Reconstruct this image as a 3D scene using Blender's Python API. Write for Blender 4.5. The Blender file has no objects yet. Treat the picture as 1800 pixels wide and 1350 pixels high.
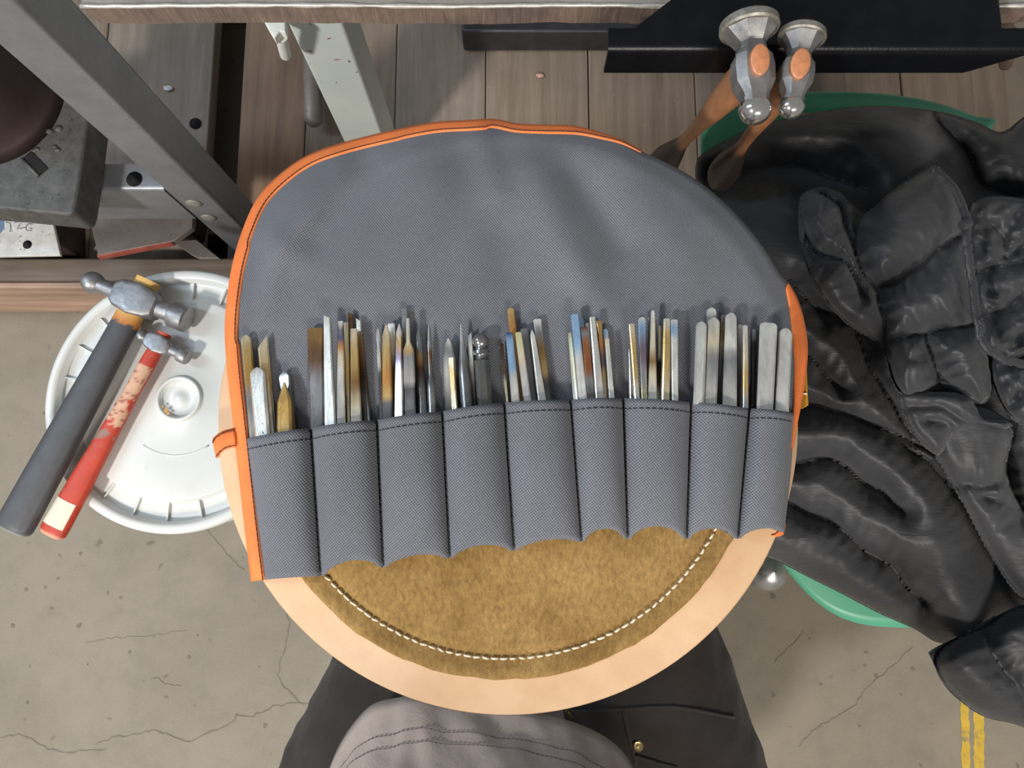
import bpy, bmesh, math, random
import numpy as np
from mathutils import Vector, Matrix, noise

# ---------------------------------------------------------------- camera, light, exposure
F_PX = 1270.0
TILT = math.radians(8.7)
CAM = Vector((0.0, 0.0, 1.22))
scene = bpy.context.scene
COL = scene.collection

cam_data = bpy.data.cameras.new('camera')
cam_data.sensor_fit = 'HORIZONTAL'; cam_data.sensor_width = 36.0
cam_data.lens = F_PX * 36.0 / 1800.0
cam_data.clip_start = 0.01; cam_data.clip_end = 50
cam = bpy.data.objects.new('camera', cam_data); COL.objects.link(cam)
cam.location = CAM; cam.rotation_euler = (TILT, 0, 0)
scene.camera = cam

world = bpy.data.worlds.new('workshop_air'); scene.world = world
world.use_nodes = True
bg = world.node_tree.nodes['Background']
bg.inputs[0].default_value = (0.95, 0.97, 1.0, 1); bg.inputs[1].default_value = 0.29

def area_lamp(name, loc, target, size, size_y, power, color):
    d = bpy.data.lights.new(name, 'AREA'); d.shape = 'RECTANGLE'
    d.size = size; d.size_y = size_y; d.energy = power; d.color = color
    o = bpy.data.objects.new(name, d); COL.objects.link(o)
    o.location = loc
    o.rotation_euler = (Vector(target) - Vector(loc)).to_track_quat('-Z', 'Y').to_euler()
    return o
area_lamp('workshop_lamp', (-1.75, -1.55, 2.70), (0, 0.2, 0.5), 0.26, 0.26, 82, (1.0, 0.985, 0.96))
area_lamp('ceiling_tube', (0.75, -2.7, 2.7), (0.1, 0.2, 0.4), 1.4, 0.4, 84, (1.0, 0.94, 0.86))
area_lamp('ceiling_tube', (-2.3, 0.5, 2.6), (-0.2, 0.1, 0.7), 0.4, 1.4, 34, (0.62, 0.80, 1.0))

scene.view_settings.view_transform = 'Standard'
scene.view_settings.look = 'None'
scene.view_settings.gamma = 1.0
scene.view_settings.exposure = 0.0
scene.view_settings.use_curve_mapping = False

# ---------------------------------------------------------------- helpers
def unproj(px, py, z):
    d = Vector((px - 900.0,
                math.sin(TILT) * F_PX + math.cos(TILT) * (675.0 - py),
                -math.cos(TILT) * F_PX + math.sin(TILT) * (675.0 - py)))
    k = (z - CAM.z) / d.z
    return CAM + d * k

def unproj_np(px, py, z):
    dx = px - 900.0
    dy = math.sin(TILT) * F_PX + math.cos(TILT) * (675.0 - py)
    dz = -math.cos(TILT) * F_PX + math.sin(TILT) * (675.0 - py)
    k = (z - CAM.z) / dz
    return np.stack([dx * k, dy * k, CAM.z + dz * k], -1)

def lin(c):
    return tuple(((v / 255.0) / 12.92 if v / 255.0 <= 0.04045 else ((v / 255.0 + 0.055) / 1.055) ** 2.4) for v in c)

def lin4(c): return lin(c) + (1.0,)

def empty(name, loc, label=None, cat=None, group=None, kind=None):
    o = bpy.data.objects.new(name, None); COL.objects.link(o)
    o.location = loc; o.empty_display_size = 0.02
    tag(o, label, cat, group, kind)
    return o

def tag(o, label=None, cat=None, group=None, kind=None):
    if label: o['label'] = label
    if cat: o['category'] = cat
    if group: o['group'] = group
    if kind: o['kind'] = kind
    return o

def root_loc(p):
    v = Vector((0, 0, 0))
    while p is not None:
        v += p.location; p = p.parent
    return v

def mk(name, verts, faces, mat, parent=None, smooth=True, cols=None, origin=None, sharp=None):
    """link one mesh object; verts in world space"""
    verts = [Vector(v) for v in verts]
    if parent is not None: base = root_loc(parent)
    elif origin is not None: base = Vector(origin)
    else:
        base = Vector((sum(v.x for v in verts) / len(verts), sum(v.y for v in verts) / len(verts), min(v.z for v in verts)))
    me = bpy.data.meshes.new(name)
    me.from_pydata([tuple(v - base) for v in verts], [], faces)
    me.validate()
    bm = bmesh.new(); bm.from_mesh(me)
    bmesh.ops.recalc_face_normals(bm, faces=bm.faces)
    bm.to_mesh(me); bm.free()
    if smooth:
        me.polygons.foreach_set('use_smooth', [True] * len(me.polygons))
        if sharp is not None: me.set_sharp_from_angle(angle=math.radians(sharp))
    if cols is not None and len(cols) == len(me.vertices):
        a = me.color_attributes.new('col', 'FLOAT_COLOR', 'POINT')
        a.data.foreach_set('color', [c for v in cols for c in (*v[:3], 1.0)])
    me.materials.append(mat)
    o = bpy.data.objects.new(name, me); COL.objects.link(o)
    if parent is not None: o.parent = parent
    else: o.location = base
    return o

def boxgeo(lo, hi):
    x0, y0, z0 = lo; x1, y1, z1 = hi
    v = [(x0,y0,z0),(x1,y0,z0),(x1,y1,z0),(x0,y1,z0),(x0,y0,z1),(x1,y0,z1),(x1,y1,z1),(x0,y1,z1)]
    f = [(0,3,2,1),(4,5,6,7),(0,1,5,4),(1,2,6,5),(2,3,7,6),(3,0,4,7)]
    return v, f

def bevel(o, w, seg=2):
    m = o.modifiers.new('bevel', 'BEVEL'); m.width = w; m.segments = seg; m.limit_method = 'ANGLE'; m.angle_limit = math.radians(35)
    return o

def box(name, lo, hi, mat, parent=None, bev=0.0015, **k):
    v, f = boxgeo(lo, hi)
    o = mk(name, v, f, mat, parent, smooth=True, sharp=40, **k)
    if bev: bevel(o, bev)
    return o

def prism(name, poly, z0, z1, mat, parent=None, bev=0.001, tops=None):
    """poly = list of xy; z0 bottom, z1 top"""
    n = len(poly)
    v = [(p[0], p[1], z0) for p in poly] + [(p[0], p[1], z1) for p in poly]
    f = [tuple(reversed(range(n))), tuple(range(n, 2 * n))] + [(i, (i + 1) % n, n + (i + 1) % n, n + i) for i in range(n)]
    o = mk(name, v, f, mat, parent, smooth=True, sharp=35)
    if bev: bevel(o, bev)
    return o

def ringloft(rings, cap=True, closed=False):
    n = len(rings[0]); v = [p for r in rings for p in r]; f = []
    m = len(rings)
    for i in range(m - 1 + (1 if closed else 0)):
        a = i * n; b = ((i + 1) % m) * n
        for j in range(n):
            f.append((a + j, a + (j + 1) % n, b + (j + 1) % n, b + j))
    if cap and not closed:
        f.append(tuple(reversed(range(n)))); f.append(tuple(range((m - 1) * n, m * n)))
    return v, f

def frame_for(d):
    d = d.normalized()
    up = Vector((0, 0, 1)) if abs(d.z) < 0.95 else Vector((0, 1, 0))
    s = d.cross(up).normalized(); u = s.cross(d).normalized()
    return d, s, u

def tube(path, radius, seg=10, flat=1.0):
    rings = []
    n = len(path)
    for i, p in enumerate(path):
        p = Vector(p)
        d = Vector(path[min(i + 1, n - 1)]) - Vector(path[max(i - 1, 0)])
        d, s, u = frame_for(d)
        r = radius[i] if isinstance(radius, (list, tuple)) else radius
        rings.append([p + s * math.cos(2 * math.pi * k / seg) * r + u * math.sin(2 * math.pi * k / seg) * r * flat for k in range(seg)])
    return ringloft(rings)

def lathe(profile, center, axis=Vector((0, 0, 1)), seg=48, cap=True):
    """profile = list of (distance along axis, radius)"""
    d, s, u = frame_for(Vector(axis)) if abs(Vector(axis).normalized().z) < 0.95 else (Vector(axis).normalized(), Vector((1, 0, 0)), Vector((0, 1, 0)))
    c = Vector(center)
    rings = [[c + d * t + (s * math.cos(2 * math.pi * k / seg) + u * math.sin(2 * math.pi * k / seg)) * max(r, 1e-5) for k in range(seg)] for t, r in profile]
    return ringloft(rings, cap)

def join_geo(*geos):
    V = []; Fc = []
    for v, f in geos:
        o = len(V); V += list(v); Fc += [tuple(i + o for i in q) for q in f]
    return V, Fc

def catmull(pts, n=8, closed=False):
    P = [Vector(p).to_3d() if len(p) == 3 else Vector((p[0], p[1], 0)) for p in pts]
    out = []; m = len(P)
    for i in range(m if closed else m - 1):
        if closed: a, b, c, d = P[(i - 1) % m], P[i], P[(i + 1) % m], P[(i + 2) % m]
        else: a, b, c, d = P[max(i - 1, 0)], P[i], P[i + 1], P[min(i + 2, m - 1)]
        for k in range(n):
            t = k / n
            out.append(0.5 * ((2 * b) + (c - a) * t + (2 * a - 5 * b + 4 * c - d) * t * t + (3 * b - a - 3 * c + d) * t ** 3))
    if not closed: out.append(P[-1])
    return out

def seg_dist(X, Y, segs):
    """numpy distance from points to a list of segments, also the running coordinate along the nearest"""
    best = np.full(X.shape, 1e9); along = np.zeros(X.shape)
    acc = 0
    for (x0, y0, x1, y1) in segs:
        dx, dy = x1 - x0, y1 - y0; L2 = dx * dx + dy * dy + 1e-9
        t = np.clip(((X - x0) * dx + (Y - y0) * dy) / L2, 0, 1)
        d = np.hypot(X - (x0 + t * dx), Y - (y0 + t * dy))
        m = d < best
        best = np.where(m, d, best); along = np.where(m, acc + t * math.sqrt(L2), along)
        acc += math.sqrt(L2)
    return best, along

def poly_segs(pts, closed=False):
    pts = [(p[0], p[1]) for p in pts]
    q = list(zip(pts[:-1], pts[1:])) + ([(pts[-1], pts[0])] if closed else [])
    return [(a[0], a[1], b[0], b[1]) for a, b in q]

def inside(X, Y, poly):
    r = np.zeros(X.shape, bool)
    n = len(poly)
    for i in range(n):
        x0, y0 = poly[i][0], poly[i][1]; x1, y1 = poly[(i + 1) % n][0], poly[(i + 1) % n][1]
        c = ((y0 > Y) != (y1 > Y)) & (X < (x1 - x0) * (Y - y0) / ((y1 - y0) if y1 != y0 else 1e-9) + x0)
        r ^= c
    return r

# ---------------------------------------------------------------- materials
class NT:
    def __init__(self, name):
        self.m = bpy.data.materials.new(name); self.m.use_nodes = True
        self.t = self.m.node_tree; self.t.nodes.clear()
        self.out = self.n('ShaderNodeOutputMaterial'); self.b = self.n('ShaderNodeBsdfPrincipled')
        self.l(self.b.outputs[0], self.out.inputs[0])
        self.tc = self.n('ShaderNodeTexCoord')
    def n(self, t, **k):
        x = self.t.nodes.new(t)
        for a, v in k.items(): setattr(x, a, v)
        return x
    def l(self, a, b): self.t.links.new(a, b)
    def noise(self, scale, detail=3, rough=0.55, vec=None, dist=0.0):
        x = self.n('ShaderNodeTexNoise'); x.inputs['Scale'].default_value = scale
        x.inputs['Detail'].default_value = detail; x.inputs['Roughness'].default_value = rough
        x.inputs['Distortion'].default_value = dist
        self.l(vec if vec is not None else self.tc.outputs['Object'], x.inputs['Vector'])
        return x.outputs['Fac']
    def mapped(self, scale=(1, 1, 1), rot=(0, 0, 0)):
        x = self.n('ShaderNodeMapping'); x.inputs['Scale'].default_value = scale; x.inputs['Rotation'].default_value = rot
        self.l(self.tc.outputs['Object'], x.inputs['Vector']); return x.outputs[0]
    def ramp(self, fac, stops):
        x = self.n('ShaderNodeValToRGB')
        e = x.color_ramp.elements
        while len(e) < len(stops): e.new(0.5)
        for i, (p, c) in enumerate(stops):
            e[i].position = p; e[i].color = c if len(c) == 4 else (*c, 1)
        self.l(fac, x.inputs[0]); return x.outputs[0]
    def mix(self, fac, a, b, mode='MIX'):
        x = self.n('ShaderNodeMix'); x.data_type = 'RGBA'; x.blend_type = mode
        for s, v in ((x.inputs[0], fac), (x.inputs[6], a), (x.inputs[7], b)):
            if hasattr(v, 'is_linked'): self.l(v, s)
            else: s.default_value = v if not isinstance(v, tuple) or len(v) == 4 else (*v, 1)
        return x.outputs[2]
    def math(self, op, a, b=None):
        x = self.n('ShaderNodeMath'); x.operation = op
        for i, v in enumerate((a, b)):
            if v is None: continue
            if hasattr(v, 'is_linked'): self.l(v, x.inputs[i])
            else: x.inputs[i].default_value = v
        return x.outputs[0]
    def col(self, v):
        if hasattr(v, 'is_linked'): self.l(v, self.b.inputs['Base Color'])
        else: self.b.inputs['Base Color'].default_value = v if len(v) == 4 else (*v, 1)
    def set(self, **k):
        for a, v in k.items():
            s = self.b.inputs[a.replace('_', ' ')]
            if hasattr(v, 'is_linked'): self.l(v, s)
            else: s.default_value = v
    def bump(self, h, strength=0.3, dist=0.001):
        x = self.n('ShaderNodeBump'); x.inputs['Strength'].default_value = strength; x.inputs['Distance'].default_value = dist
        self.l(h, x.inputs['Height'])
        if self.b.inputs['Normal'].is_linked:
            self.l(self.b.inputs['Normal'].links[0].from_socket, x.inputs['Normal'])
        self.l(x.outputs[0], self.b.inputs['Normal'])

def simple(name, rgb, rough=0.5, metal=0.0, var=0.12, vscale=40, bump=0.15, bscale=200, bdist=0.0005, spec=0.5):
    t = NT(name); c = lin(rgb)
    f = t.noise(vscale, 4)
    t.col(t.ramp(f, [(0.3, tuple(x * (1 - var) for x in c)), (0.7, tuple(min(1, x * (1 + var)) for x in c))]))
    t.set(Roughness=rough, Metallic=metal); t.b.inputs['Specular IOR Level'].default_value = spec
    if bump: t.bump(t.noise(bscale, 3), bump, bdist)
    return t.m

def weave(t, pitch, rot=0.0):
    """plain-weave height 0..1 from object coordinates"""
    v = t.mapped((1, 1, 1), (0, 0, rot))
    s = t.n('ShaderNodeSeparateXYZ'); t.l(v, s.inputs[0])
    k = 2 * math.pi / pitch
    sx = t.math('SINE', t.math('MULTIPLY', s.outputs[0], k)); sy = t.math('SINE', t.math('MULTIPLY', s.outputs[1], k))
    return t.math('ADD', t.math('MULTIPLY', t.math('MULTIPLY', sx, sy), 0.5), 0.5)

def mat_canvas(name, rgb, pitch=0.00185, rot=0.12):
    t = NT(name); c = lin(rgb)
    w = weave(t, pitch, rot); big = t.noise(14, 4); fine = t.noise(900, 2)
    base = t.ramp(big, [(0.3, tuple(x * 0.88 for x in c)), (0.7, tuple(x * 1.10 for x in c))])
    base = t.mix(0.8, base, t.ramp(w, [(0.15, (0.42, 0.42, 0.42)), (0.85, (1.42, 1.42, 1.45))]), 'MULTIPLY')
    base = t.mix(0.35, base, t.ramp(fine, [(0.3, (0.6, 0.6, 0.6)), (0.7, (1.3, 1.3, 1.3))]), 'MULTIPLY')
    t.col(base); t.set(Roughness=0.85); t.b.inputs['Specular IOR Level'].default_value = 0.25
    t.b.inputs['Sheen Weight'].default_value = 0.15
    t.bump(w, 0.5, 0.0005)
    return t.m

def mat_attr(name, rough=0.4, metal=0.0, var=0.15, vscale=60, bump=0.15, bscale=400, bdist=0.0003, stretch=(1, 1, 1)):
    t = NT(name)
    a = t.n('ShaderNodeAttribute'); a.attribute_name = 'col'
    v = t.mapped(stretch)
    f = t.noise(vscale, 5, 0.6, v)
    t.col(t.mix(1.0, a.outputs['Color'], t.ramp(f, [(0.28, (1 - var,) * 3), (0.72, (1 + var,) * 3)]), 'MULTIPLY'))
    t.set(Roughness=rough, Metallic=metal)
    if bump: t.bump(t.noise(bscale, 3, 0.6, v), bump, bdist)
    return t.m

M = {}
M['canvas'] = mat_canvas('charcoal_canvas', (106, 107, 112))
def m_orange():
    t = NT('orange_binding'); c = lin((238, 126, 62))
    t.col(t.ramp(t.noise(60, 4), [(0.3, tuple(x * 0.9 for x in c)), (0.7, tuple(min(1, x * 1.08) for x in c))]))
    t.set(Roughness=0.75); t.bump(weave(t, 0.0009, 0.5), 0.25, 0.0003); return t.m
M['orange'] = m_orange()
M['thread_dark'] = simple('dark_thread', (34, 33, 38), 0.8, bump=0)
M['sticker'] = simple('cream_sticker', (222, 212, 190), 0.6, var=0.06)
M['thread_brown'] = simple('shirt_thread', (92, 84, 80), 0.8, bump=0)
M['thread_white'] = simple('white_thread', (232, 220, 196), 0.7, bump=0)
def m_leather():
    t = NT('veg_tan_leather')
    t.col(t.mix(t.ramp(t.noise(22, 5, 0.65), [(0.42, (0, 0, 0)), (0.75, (0.55, 0.55, 0.55))]),
                t.ramp(t.noise(9, 4), [(0.3, lin((204, 164, 122))), (0.7, lin((218, 182, 144)))]), lin4((188, 140, 98))))
    t.set(Roughness=0.55); t.bump(t.noise(700, 3), 0.12, 0.0004); return t.m
M['leather'] = m_leather()
def m_suede(name='brown_suede', a=(126, 97, 55), b=(160, 128, 80)):
    t = NT(name)
    n1 = t.noise(26, 4, 0.6); n2 = t.noise(420, 3, 0.7, t.mapped((1.0, 0.55, 1)))
    c = t.ramp(n1, [(0.3, lin(a)), (0.72, lin(b))])
    c = t.mix(0.65, c, t.ramp(n2, [(0.3, (0.55, 0.52, 0.48)), (0.7, (1.35, 1.35, 1.3))]), 'MULTIPLY')
    t.col(c); t.set(Roughness=0.95); t.b.inputs['Specular IOR Level'].default_value = 0.1
    t.b.inputs['Sheen Weight'].default_value = 0.25; t.b.inputs['Sheen Tint'].default_value = (*lin((220, 190, 120)), 1)
    t.bump(n2, 0.6, 0.0008); return t.m
M['suede'] = m_suede()
M['tab_suede'] = m_suede('golden_suede', (150, 108, 30), (186, 140, 52))
def m_concrete():
    t = NT('worn_concrete')
    big = t.noise(3.2, 6, 0.62, dist=0.4); mid = t.noise(19, 6, 0.7); sp = t.noise(46, 2, 0.4); fine = t.noise(330, 3, 0.6)
    c = t.ramp(big, [(0.28, lin((122, 113, 98))), (0.5, lin((136, 127, 111))), (0.75, lin((146, 133, 115)))])
    c = t.mix(0.75, c, t.ramp(mid, [(0.25, (0.80, 0.81, 0.80)), (0.5, (1, 1, 1)), (0.8, (1.10, 1.08, 1.06))]), 'MULTIPLY')
    c = t.mix(t.ramp(sp, [(0.70, (0, 0, 0)), (0.76, (0.75, 0.75, 0.75))]), c, lin4((96, 88, 78)))
    c = t.mix(0.25, c, t.ramp(fine, [(0.3, (0.75, 0.75, 0.75)), (0.7, (1.2, 1.2, 1.2))]), 'MULTIPLY')
    t.col(c); t.set(Roughness=0.62); t.b.inputs['Specular IOR Level'].default_value = 0.35
    t.bump(mid, 0.12, 0.002); return t.m
M['concrete'] = m_concrete()
M['crack'] = simple('floor_crack', (116, 108, 96), 0.9, bump=0)
def m_yellow():
    t = NT('worn_yellow_paint')
    n = t.noise(38, 5, 0.7)
    t.col(t.ramp(n, [(0.36, lin((148, 132, 96))), (0.46, lin((196, 160, 52))), (0.7, lin((214, 178, 66)))])); t.set(Roughness=0.6); return t.m
M['yellow'] = m_yellow()
def m_plastic():
    t = NT('white_bucket_plastic')
    c = t.ramp(t.noise(7, 5, 0.6), [(0.3, lin((208, 207, 200))), (0.7, lin((224, 225, 220)))])
    t.col(t.mix(t.ramp(t.noise(34, 4, 0.7), [(0.66, (0, 0, 0)), (0.8, (0.35, 0.35, 0.35))]), c, lin4((190, 180, 160))))
    t.set(Roughness=0.34); t.b.inputs['Subsurface Weight'].default_value = 0.0; return t.m
M['plastic'] = m_plastic()
M['rust_stain'] = simple('rust_stain', (196, 150, 84), 0.7, bump=0, var=0.3, vscale=120)
M['steel_attr'] = mat_attr('tool_steel', 0.24, 0.66, 0.22, 260, 0.25, 700, 0.0003, (1, 0.35, 1))
M['handle_attr'] = mat_attr('painted_handle', 0.52, 0.0, 0.14, 60, 0.2, 300, 0.0005)
M['wood_attr'] = mat_attr('oiled_hammer_wood', 0.42, 0.0, 0.22, 40, 0.2, 300, 0.0004, (5, 5, 0.6))
def m_forged(name, lo, hi, rough=0.38, metal=0.85, scale=40):
    t = NT(name)
    n = t.noise(scale, 6, 0.7)
    t.col(t.ramp(n, [(0.3, lin(lo)), (0.7, lin(hi))])); t.set(Metallic=metal, Roughness=t.ramp(t.noise(60, 3), [(0.3, (rough * 0.75,) * 3), (0.7, (min(1, rough * 1.35),) * 3)]))
    t.bump(t.noise(160, 4), 0.25, 0.0008); return t.m
M['forged'] = m_forged('forged_steel', (120, 118, 118), (172, 170, 168), 0.44)
M['polished'] = m_forged('polished_steel', (196, 192, 184), (225, 222, 215), 0.16, 0.95, 90)
M['rim_steel'] = m_forged('rough_hammer_rim', (118, 112, 104), (176, 170, 160), 0.5, 0.75, 160)
def m_plate(name, a, b, rough=0.5, metal=0.55, sc=14, speck=None):
    t = NT(name)
    n = t.noise(sc, 6, 0.68)
    c = t.ramp(n, [(0.3, lin(a)), (0.7, lin(b))])
    if speck: c = t.mix(t.ramp(t.noise(140, 3, 0.6), [(0.62, (0, 0, 0)), (0.72, (0.8, 0.8, 0.8))]), c, lin4(speck))
    t.col(c); t.set(Metallic=metal, Roughness=rough); t.bump(t.noise(sc * 9, 5, 0.7), 0.3, 0.0015); return t.m
M['plate_top'] = m_plate('scaled_plate_top', (128, 120, 112), (172, 166, 156), 0.5, 0.35, 26, (96, 88, 80))
def m_cut():
    t = NT('flame_cut_edge')
    n = t.noise(26, 4, 0.6); st = t.noise(260, 3, 0.7, t.mapped((1, 1, 0.10)), 0.5)
    c = t.ramp(n, [(0.3, lin((104, 92, 86))), (0.7, lin((140, 120, 108)))])
    t.col(t.mix(0.7, c, t.ramp(st, [(0.3, (0.55, 0.52, 0.5)), (0.7, (1.3, 1.28, 1.25))]), 'MULTIPLY'))
    t.set(Metallic=0.3, Roughness=0.55); t.bump(st, 0.7, 0.002); return t.m
M['cut_edge'] = m_cut()
M['burr'] = m_forged('bright_burr', (190, 184, 174), (226, 220, 210), 0.35, 0.6, 200)
M['blue_steel'] = m_plate('blue_grey_mill_steel', (116, 118, 123), (148, 148, 150), 0.42, 0.5, 9)
M['grey_plate'] = m_plate('grey_scrap_plate', (112, 104, 98), (142, 132, 124), 0.5, 0.4, 12, (92, 84, 78))
M['bright_plate'] = m_plate('bright_scratched_plate', (176, 170, 162), (212, 207, 198), 0.5, 0.3, 30, (136, 116, 98))
M['cast_iron'] = m_plate('pitted_cast_iron', (74, 72, 70), (104, 101, 98), 0.62, 0.35, 60, (52, 48, 46))
M['dark_iron'] = m_plate('dark_rusty_column', (46, 36, 34), (64, 48, 44), 0.5, 0.2, 12)
M['red_edge'] = simple('red_paint_edge', (170, 84, 66), 0.6, 0.1, 0.25, 90)
M['black_paint'] = simple('black_tray_paint', (10, 11, 14), 0.30, 0.0, 0.35, 60, 0.3, 500, 0.0004, 0.22)
M['black_beam'] = simple('black_beam_paint', (48, 47, 49), 0.45, 0.0, 0.3, 30, 0.2, 200)
M['hole'] = simple('dark_hole', (16, 14, 13), 0.9, bump=0)
def m_pale():
    t = NT('chipped_pale_green_paint')
    c = t.ramp(t.noise(11, 4), [(0.3, lin((212, 219, 210))), (0.7, lin((228, 232, 222)))])
    c = t.mix(t.ramp(t.noise(120, 4, 0.6, t.mapped((1, 1, 0.6))), [(0.70, (0, 0, 0)), (0.75, (0.85, 0.85, 0.85))]), c, lin4((104, 84, 74)))
    t.col(c); t.set(Roughness=0.48); t.bump(t.noise(90, 4), 0.15, 0.0006); return t.m
M['pale_paint'] = m_pale()
M['red_mark'] = simple('red_scratch', (168, 92, 74), 0.7, bump=0)
def m_wood(name, a, b, grain=(70, 4, 70), rough=0.7):
    t = NT(name)
    g = t.noise(1.0, 5, 0.65, t.mapped(grain), 0.3); big = t.noise(6, 4)
    c = t.ramp(g, [(0.3, lin(a)), (0.7, lin(b))])
    c = t.mix(0.6, c, t.ramp(big, [(0.3, (0.7, 0.7, 0.7)), (0.7, (1.22, 1.2, 1.18))]), 'MULTIPLY')
    c = t.mix(t.ramp(t.noise(210, 2), [(0.72, (0, 0, 0)), (0.78, (0.6, 0.6, 0.6))]), c, lin4((196, 176, 140)))
    t.col(c); t.set(Roughness=rough); t.b.inputs['Specular IOR Level'].default_value = 0.35
    t.bump(g, 0.35, 0.002); return t.m
M['deck_wood'] = m_wood('grimy_deck_board', (122, 107, 94), (152, 135, 118))
M['deck_wood_b'] = m_wood('grimy_deck_board_grey', (126, 114, 103), (154, 140, 126))
M['rust_wood'] = m_wood('rust_stained_plank', (130, 108, 92), (168, 136, 112))
M['beam_wood'] = m_wood('dark_timber', (98, 87, 78), (124, 111, 100), (4, 60, 60))
M['beam_face'] = m_wood('worn_timber_face', (156, 126, 108), (194, 164, 142), (4, 60, 60))
M['mint'] = simple('mint_chair_plastic', (108, 200, 162), 0.38, 0.0, 0.06, 8, 0.08, 400)
M['chrome'] = m_forged('chrome_tube', (190, 190, 190), (215, 215, 215), 0.15, 0.95, 30)
M['satin'] = m_forged('satin_steel', (168, 166, 162), (196, 194, 190), 0.38, 0.8, 20)
def m_nylon(name, rgb, rough=0.42):
    t = NT(name); c = lin(rgb)
    t.col(t.ramp(t.noise(30, 4), [(0.3, tuple(x * 0.85 for x in c)), (0.7, tuple(x * 1.15 for x in c))]))
    t.set(Roughness=rough); t.b.inputs['Specular IOR Level'].default_value = 0.4
    t.b.inputs['Sheen Weight'].default_value = 0.12
    t.bump(t.noise(1.0, 4, 0.55, t.mapped((34, 90, 60), (0, 0, 0.6)), 0.9), 0.30, 0.005)
    t.bump(t.noise(240, 3, 0.6, None, 0.5), 0.10, 0.0012); return t.m
M['nylon'] = m_nylon('black_nylon', (52, 52, 54), 0.5)
M['nylon_trim'] = m_nylon('black_nylon_trim', (44, 44, 46), 0.5)
M['logo_grey'] = simple('grey_print', (112, 112, 114), 0.6, bump=0)
def m_cloth(name, rgb, pitch, strength=0.35):
    t = NT(name); c = lin(rgb)
    t.col(t.ramp(t.noise(26, 5, 0.6), [(0.3, tuple(x * 0.85 for x in c)), (0.7, tuple(x * 1.12 for x in c))]))
    t.set(Roughness=0.9); t.b.inputs['Specular IOR Level'].default_value = 0.2; t.b.inputs['Sheen Weight'].default_value = 0.1
    t.bump(t.noise(40, 4, 0.6, None, 0.6), 0.3, 0.004)
    t.bump(weave(t, pitch, 0.4), strength, 0.0004); return t.m
M['trousers'] = m_cloth('black_work_trousers', (56, 50, 46), 0.0014)
M['shirt'] = m_cloth('grey_jersey', (178, 163, 152), 0.0010)
M['boot'] = simple('dark_boot_leather', (40, 32, 28), 0.5)
M['brass'] = simple('brass_snap', (186, 160, 110), 0.3, 0.9)
M['white_clip'] = simple('white_clip_plastic', (226, 226, 218), 0.45)
M['chip_pink'] = simple('pink_chip', (206, 160, 148), 0.6)
M['brown_pipe'] = simple('brown_pipe_paint', (112, 92, 80), 0.4, 0.2)
M['seat_board'] = simple('plywood_seat', (176, 140, 98), 0.6)
M['ink_blue'] = simple('blue_marker_ink', (92, 112, 140), 0.7, bump=0)
M['stamp'] = simple('stamped_mark', (52, 50, 52), 0.7, bump=0)
# ================================================================ setting
floor = mk('floor', [(-3, -2.5, 0), (3, -2.5, 0), (3, 3, 0), (-3, 3, 0)], [(0, 1, 2, 3)], M['concrete'], smooth=False, origin=(0, 0, 0))
tag(floor, 'worn grey concrete workshop floor with fine cracks', 'floor', kind='structure')

def ribbon(name, pts_px, w_px, mat, parent, z=0.0004, jag=2.0, seed=1, th=0.0003):
    rnd = random.Random(seed)
    P = []
    for i in range(len(pts_px) - 1):
        (x0, y0), (x1, y1) = pts_px[i], pts_px[i + 1]
        n = max(2, int(math.hypot(x1 - x0, y1 - y0) / 7))
        for k in range(n):
            t = k / n
            P.append((x0 + (x1 - x0) * t + rnd.uniform(-jag, jag), y0 + (y1 - y0) * t + rnd.uniform(-jag, jag)))
    P.append(pts_px[-1])
    W = [unproj(x, y, z) for x, y in P]
    v = []; f = []
    for i, p in enumerate(W):
        d = W[min(i + 1, len(W) - 1)] - W[max(i - 1, 0)]
        s = Vector((-d.y, d.x, 0)).normalized()
        w = w_px / F_PX * (CAM.z - z) * rnd.uniform(0.35, 1.0) * 0.5
        if i in (0, len(W) - 1): w *= 0.2
        v += [p + s * w, p - s * w]
        if i: f.append((2 * i - 2, 2 * i - 1, 2 * i + 1, 2 * i))
    return mk(name, v, f, mat, parent, smooth=False)

cracks = [
    ([(0, 1297), (32, 1291), (62, 1303), (84, 1318), (122, 1322), (185, 1317)], 2.4),
    ([(168, 1310), (195, 1297), (240, 1290), (268, 1284), (292, 1290), (332, 1306), (362, 1290), (404, 1274), (417, 1258), (445, 1258), (480, 1242), (520, 1236), (565, 1240), (600, 1228)], 2.6),
    ([(498, 1060), (508, 1092), (505, 1125), (494, 1160), (488, 1185), (500, 1208), (521, 1228), (535, 1240)], 2.8),
    ([(360, 925), (385, 955), (408, 985), (430, 1003)], 2.0),
    ([(265, 1195), (278, 1192), (292, 1203), (320, 1206)], 2.0),
    ([(1405, 1312), (1428, 1285), (1470, 1260), (1505, 1238), (1520, 1212), (1545, 1190), (1580, 1162), (1605, 1136)], 2.2),
    ([(1360, 1165), (1385, 1140), (1405, 1122), (1412, 1105)], 1.8),
    ([(560, 1100), (546, 1085), (520, 1052), (512, 1030)], 1.6),
    ([(150, 1130), (190, 1122), (240, 1120), (300, 1112), (330, 1108)], 1.2),
]
for i, (p, w) in enumerate(cracks):
    ribbon('crack', p, w, M['crack'], floor, seed=i + 3)

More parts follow.
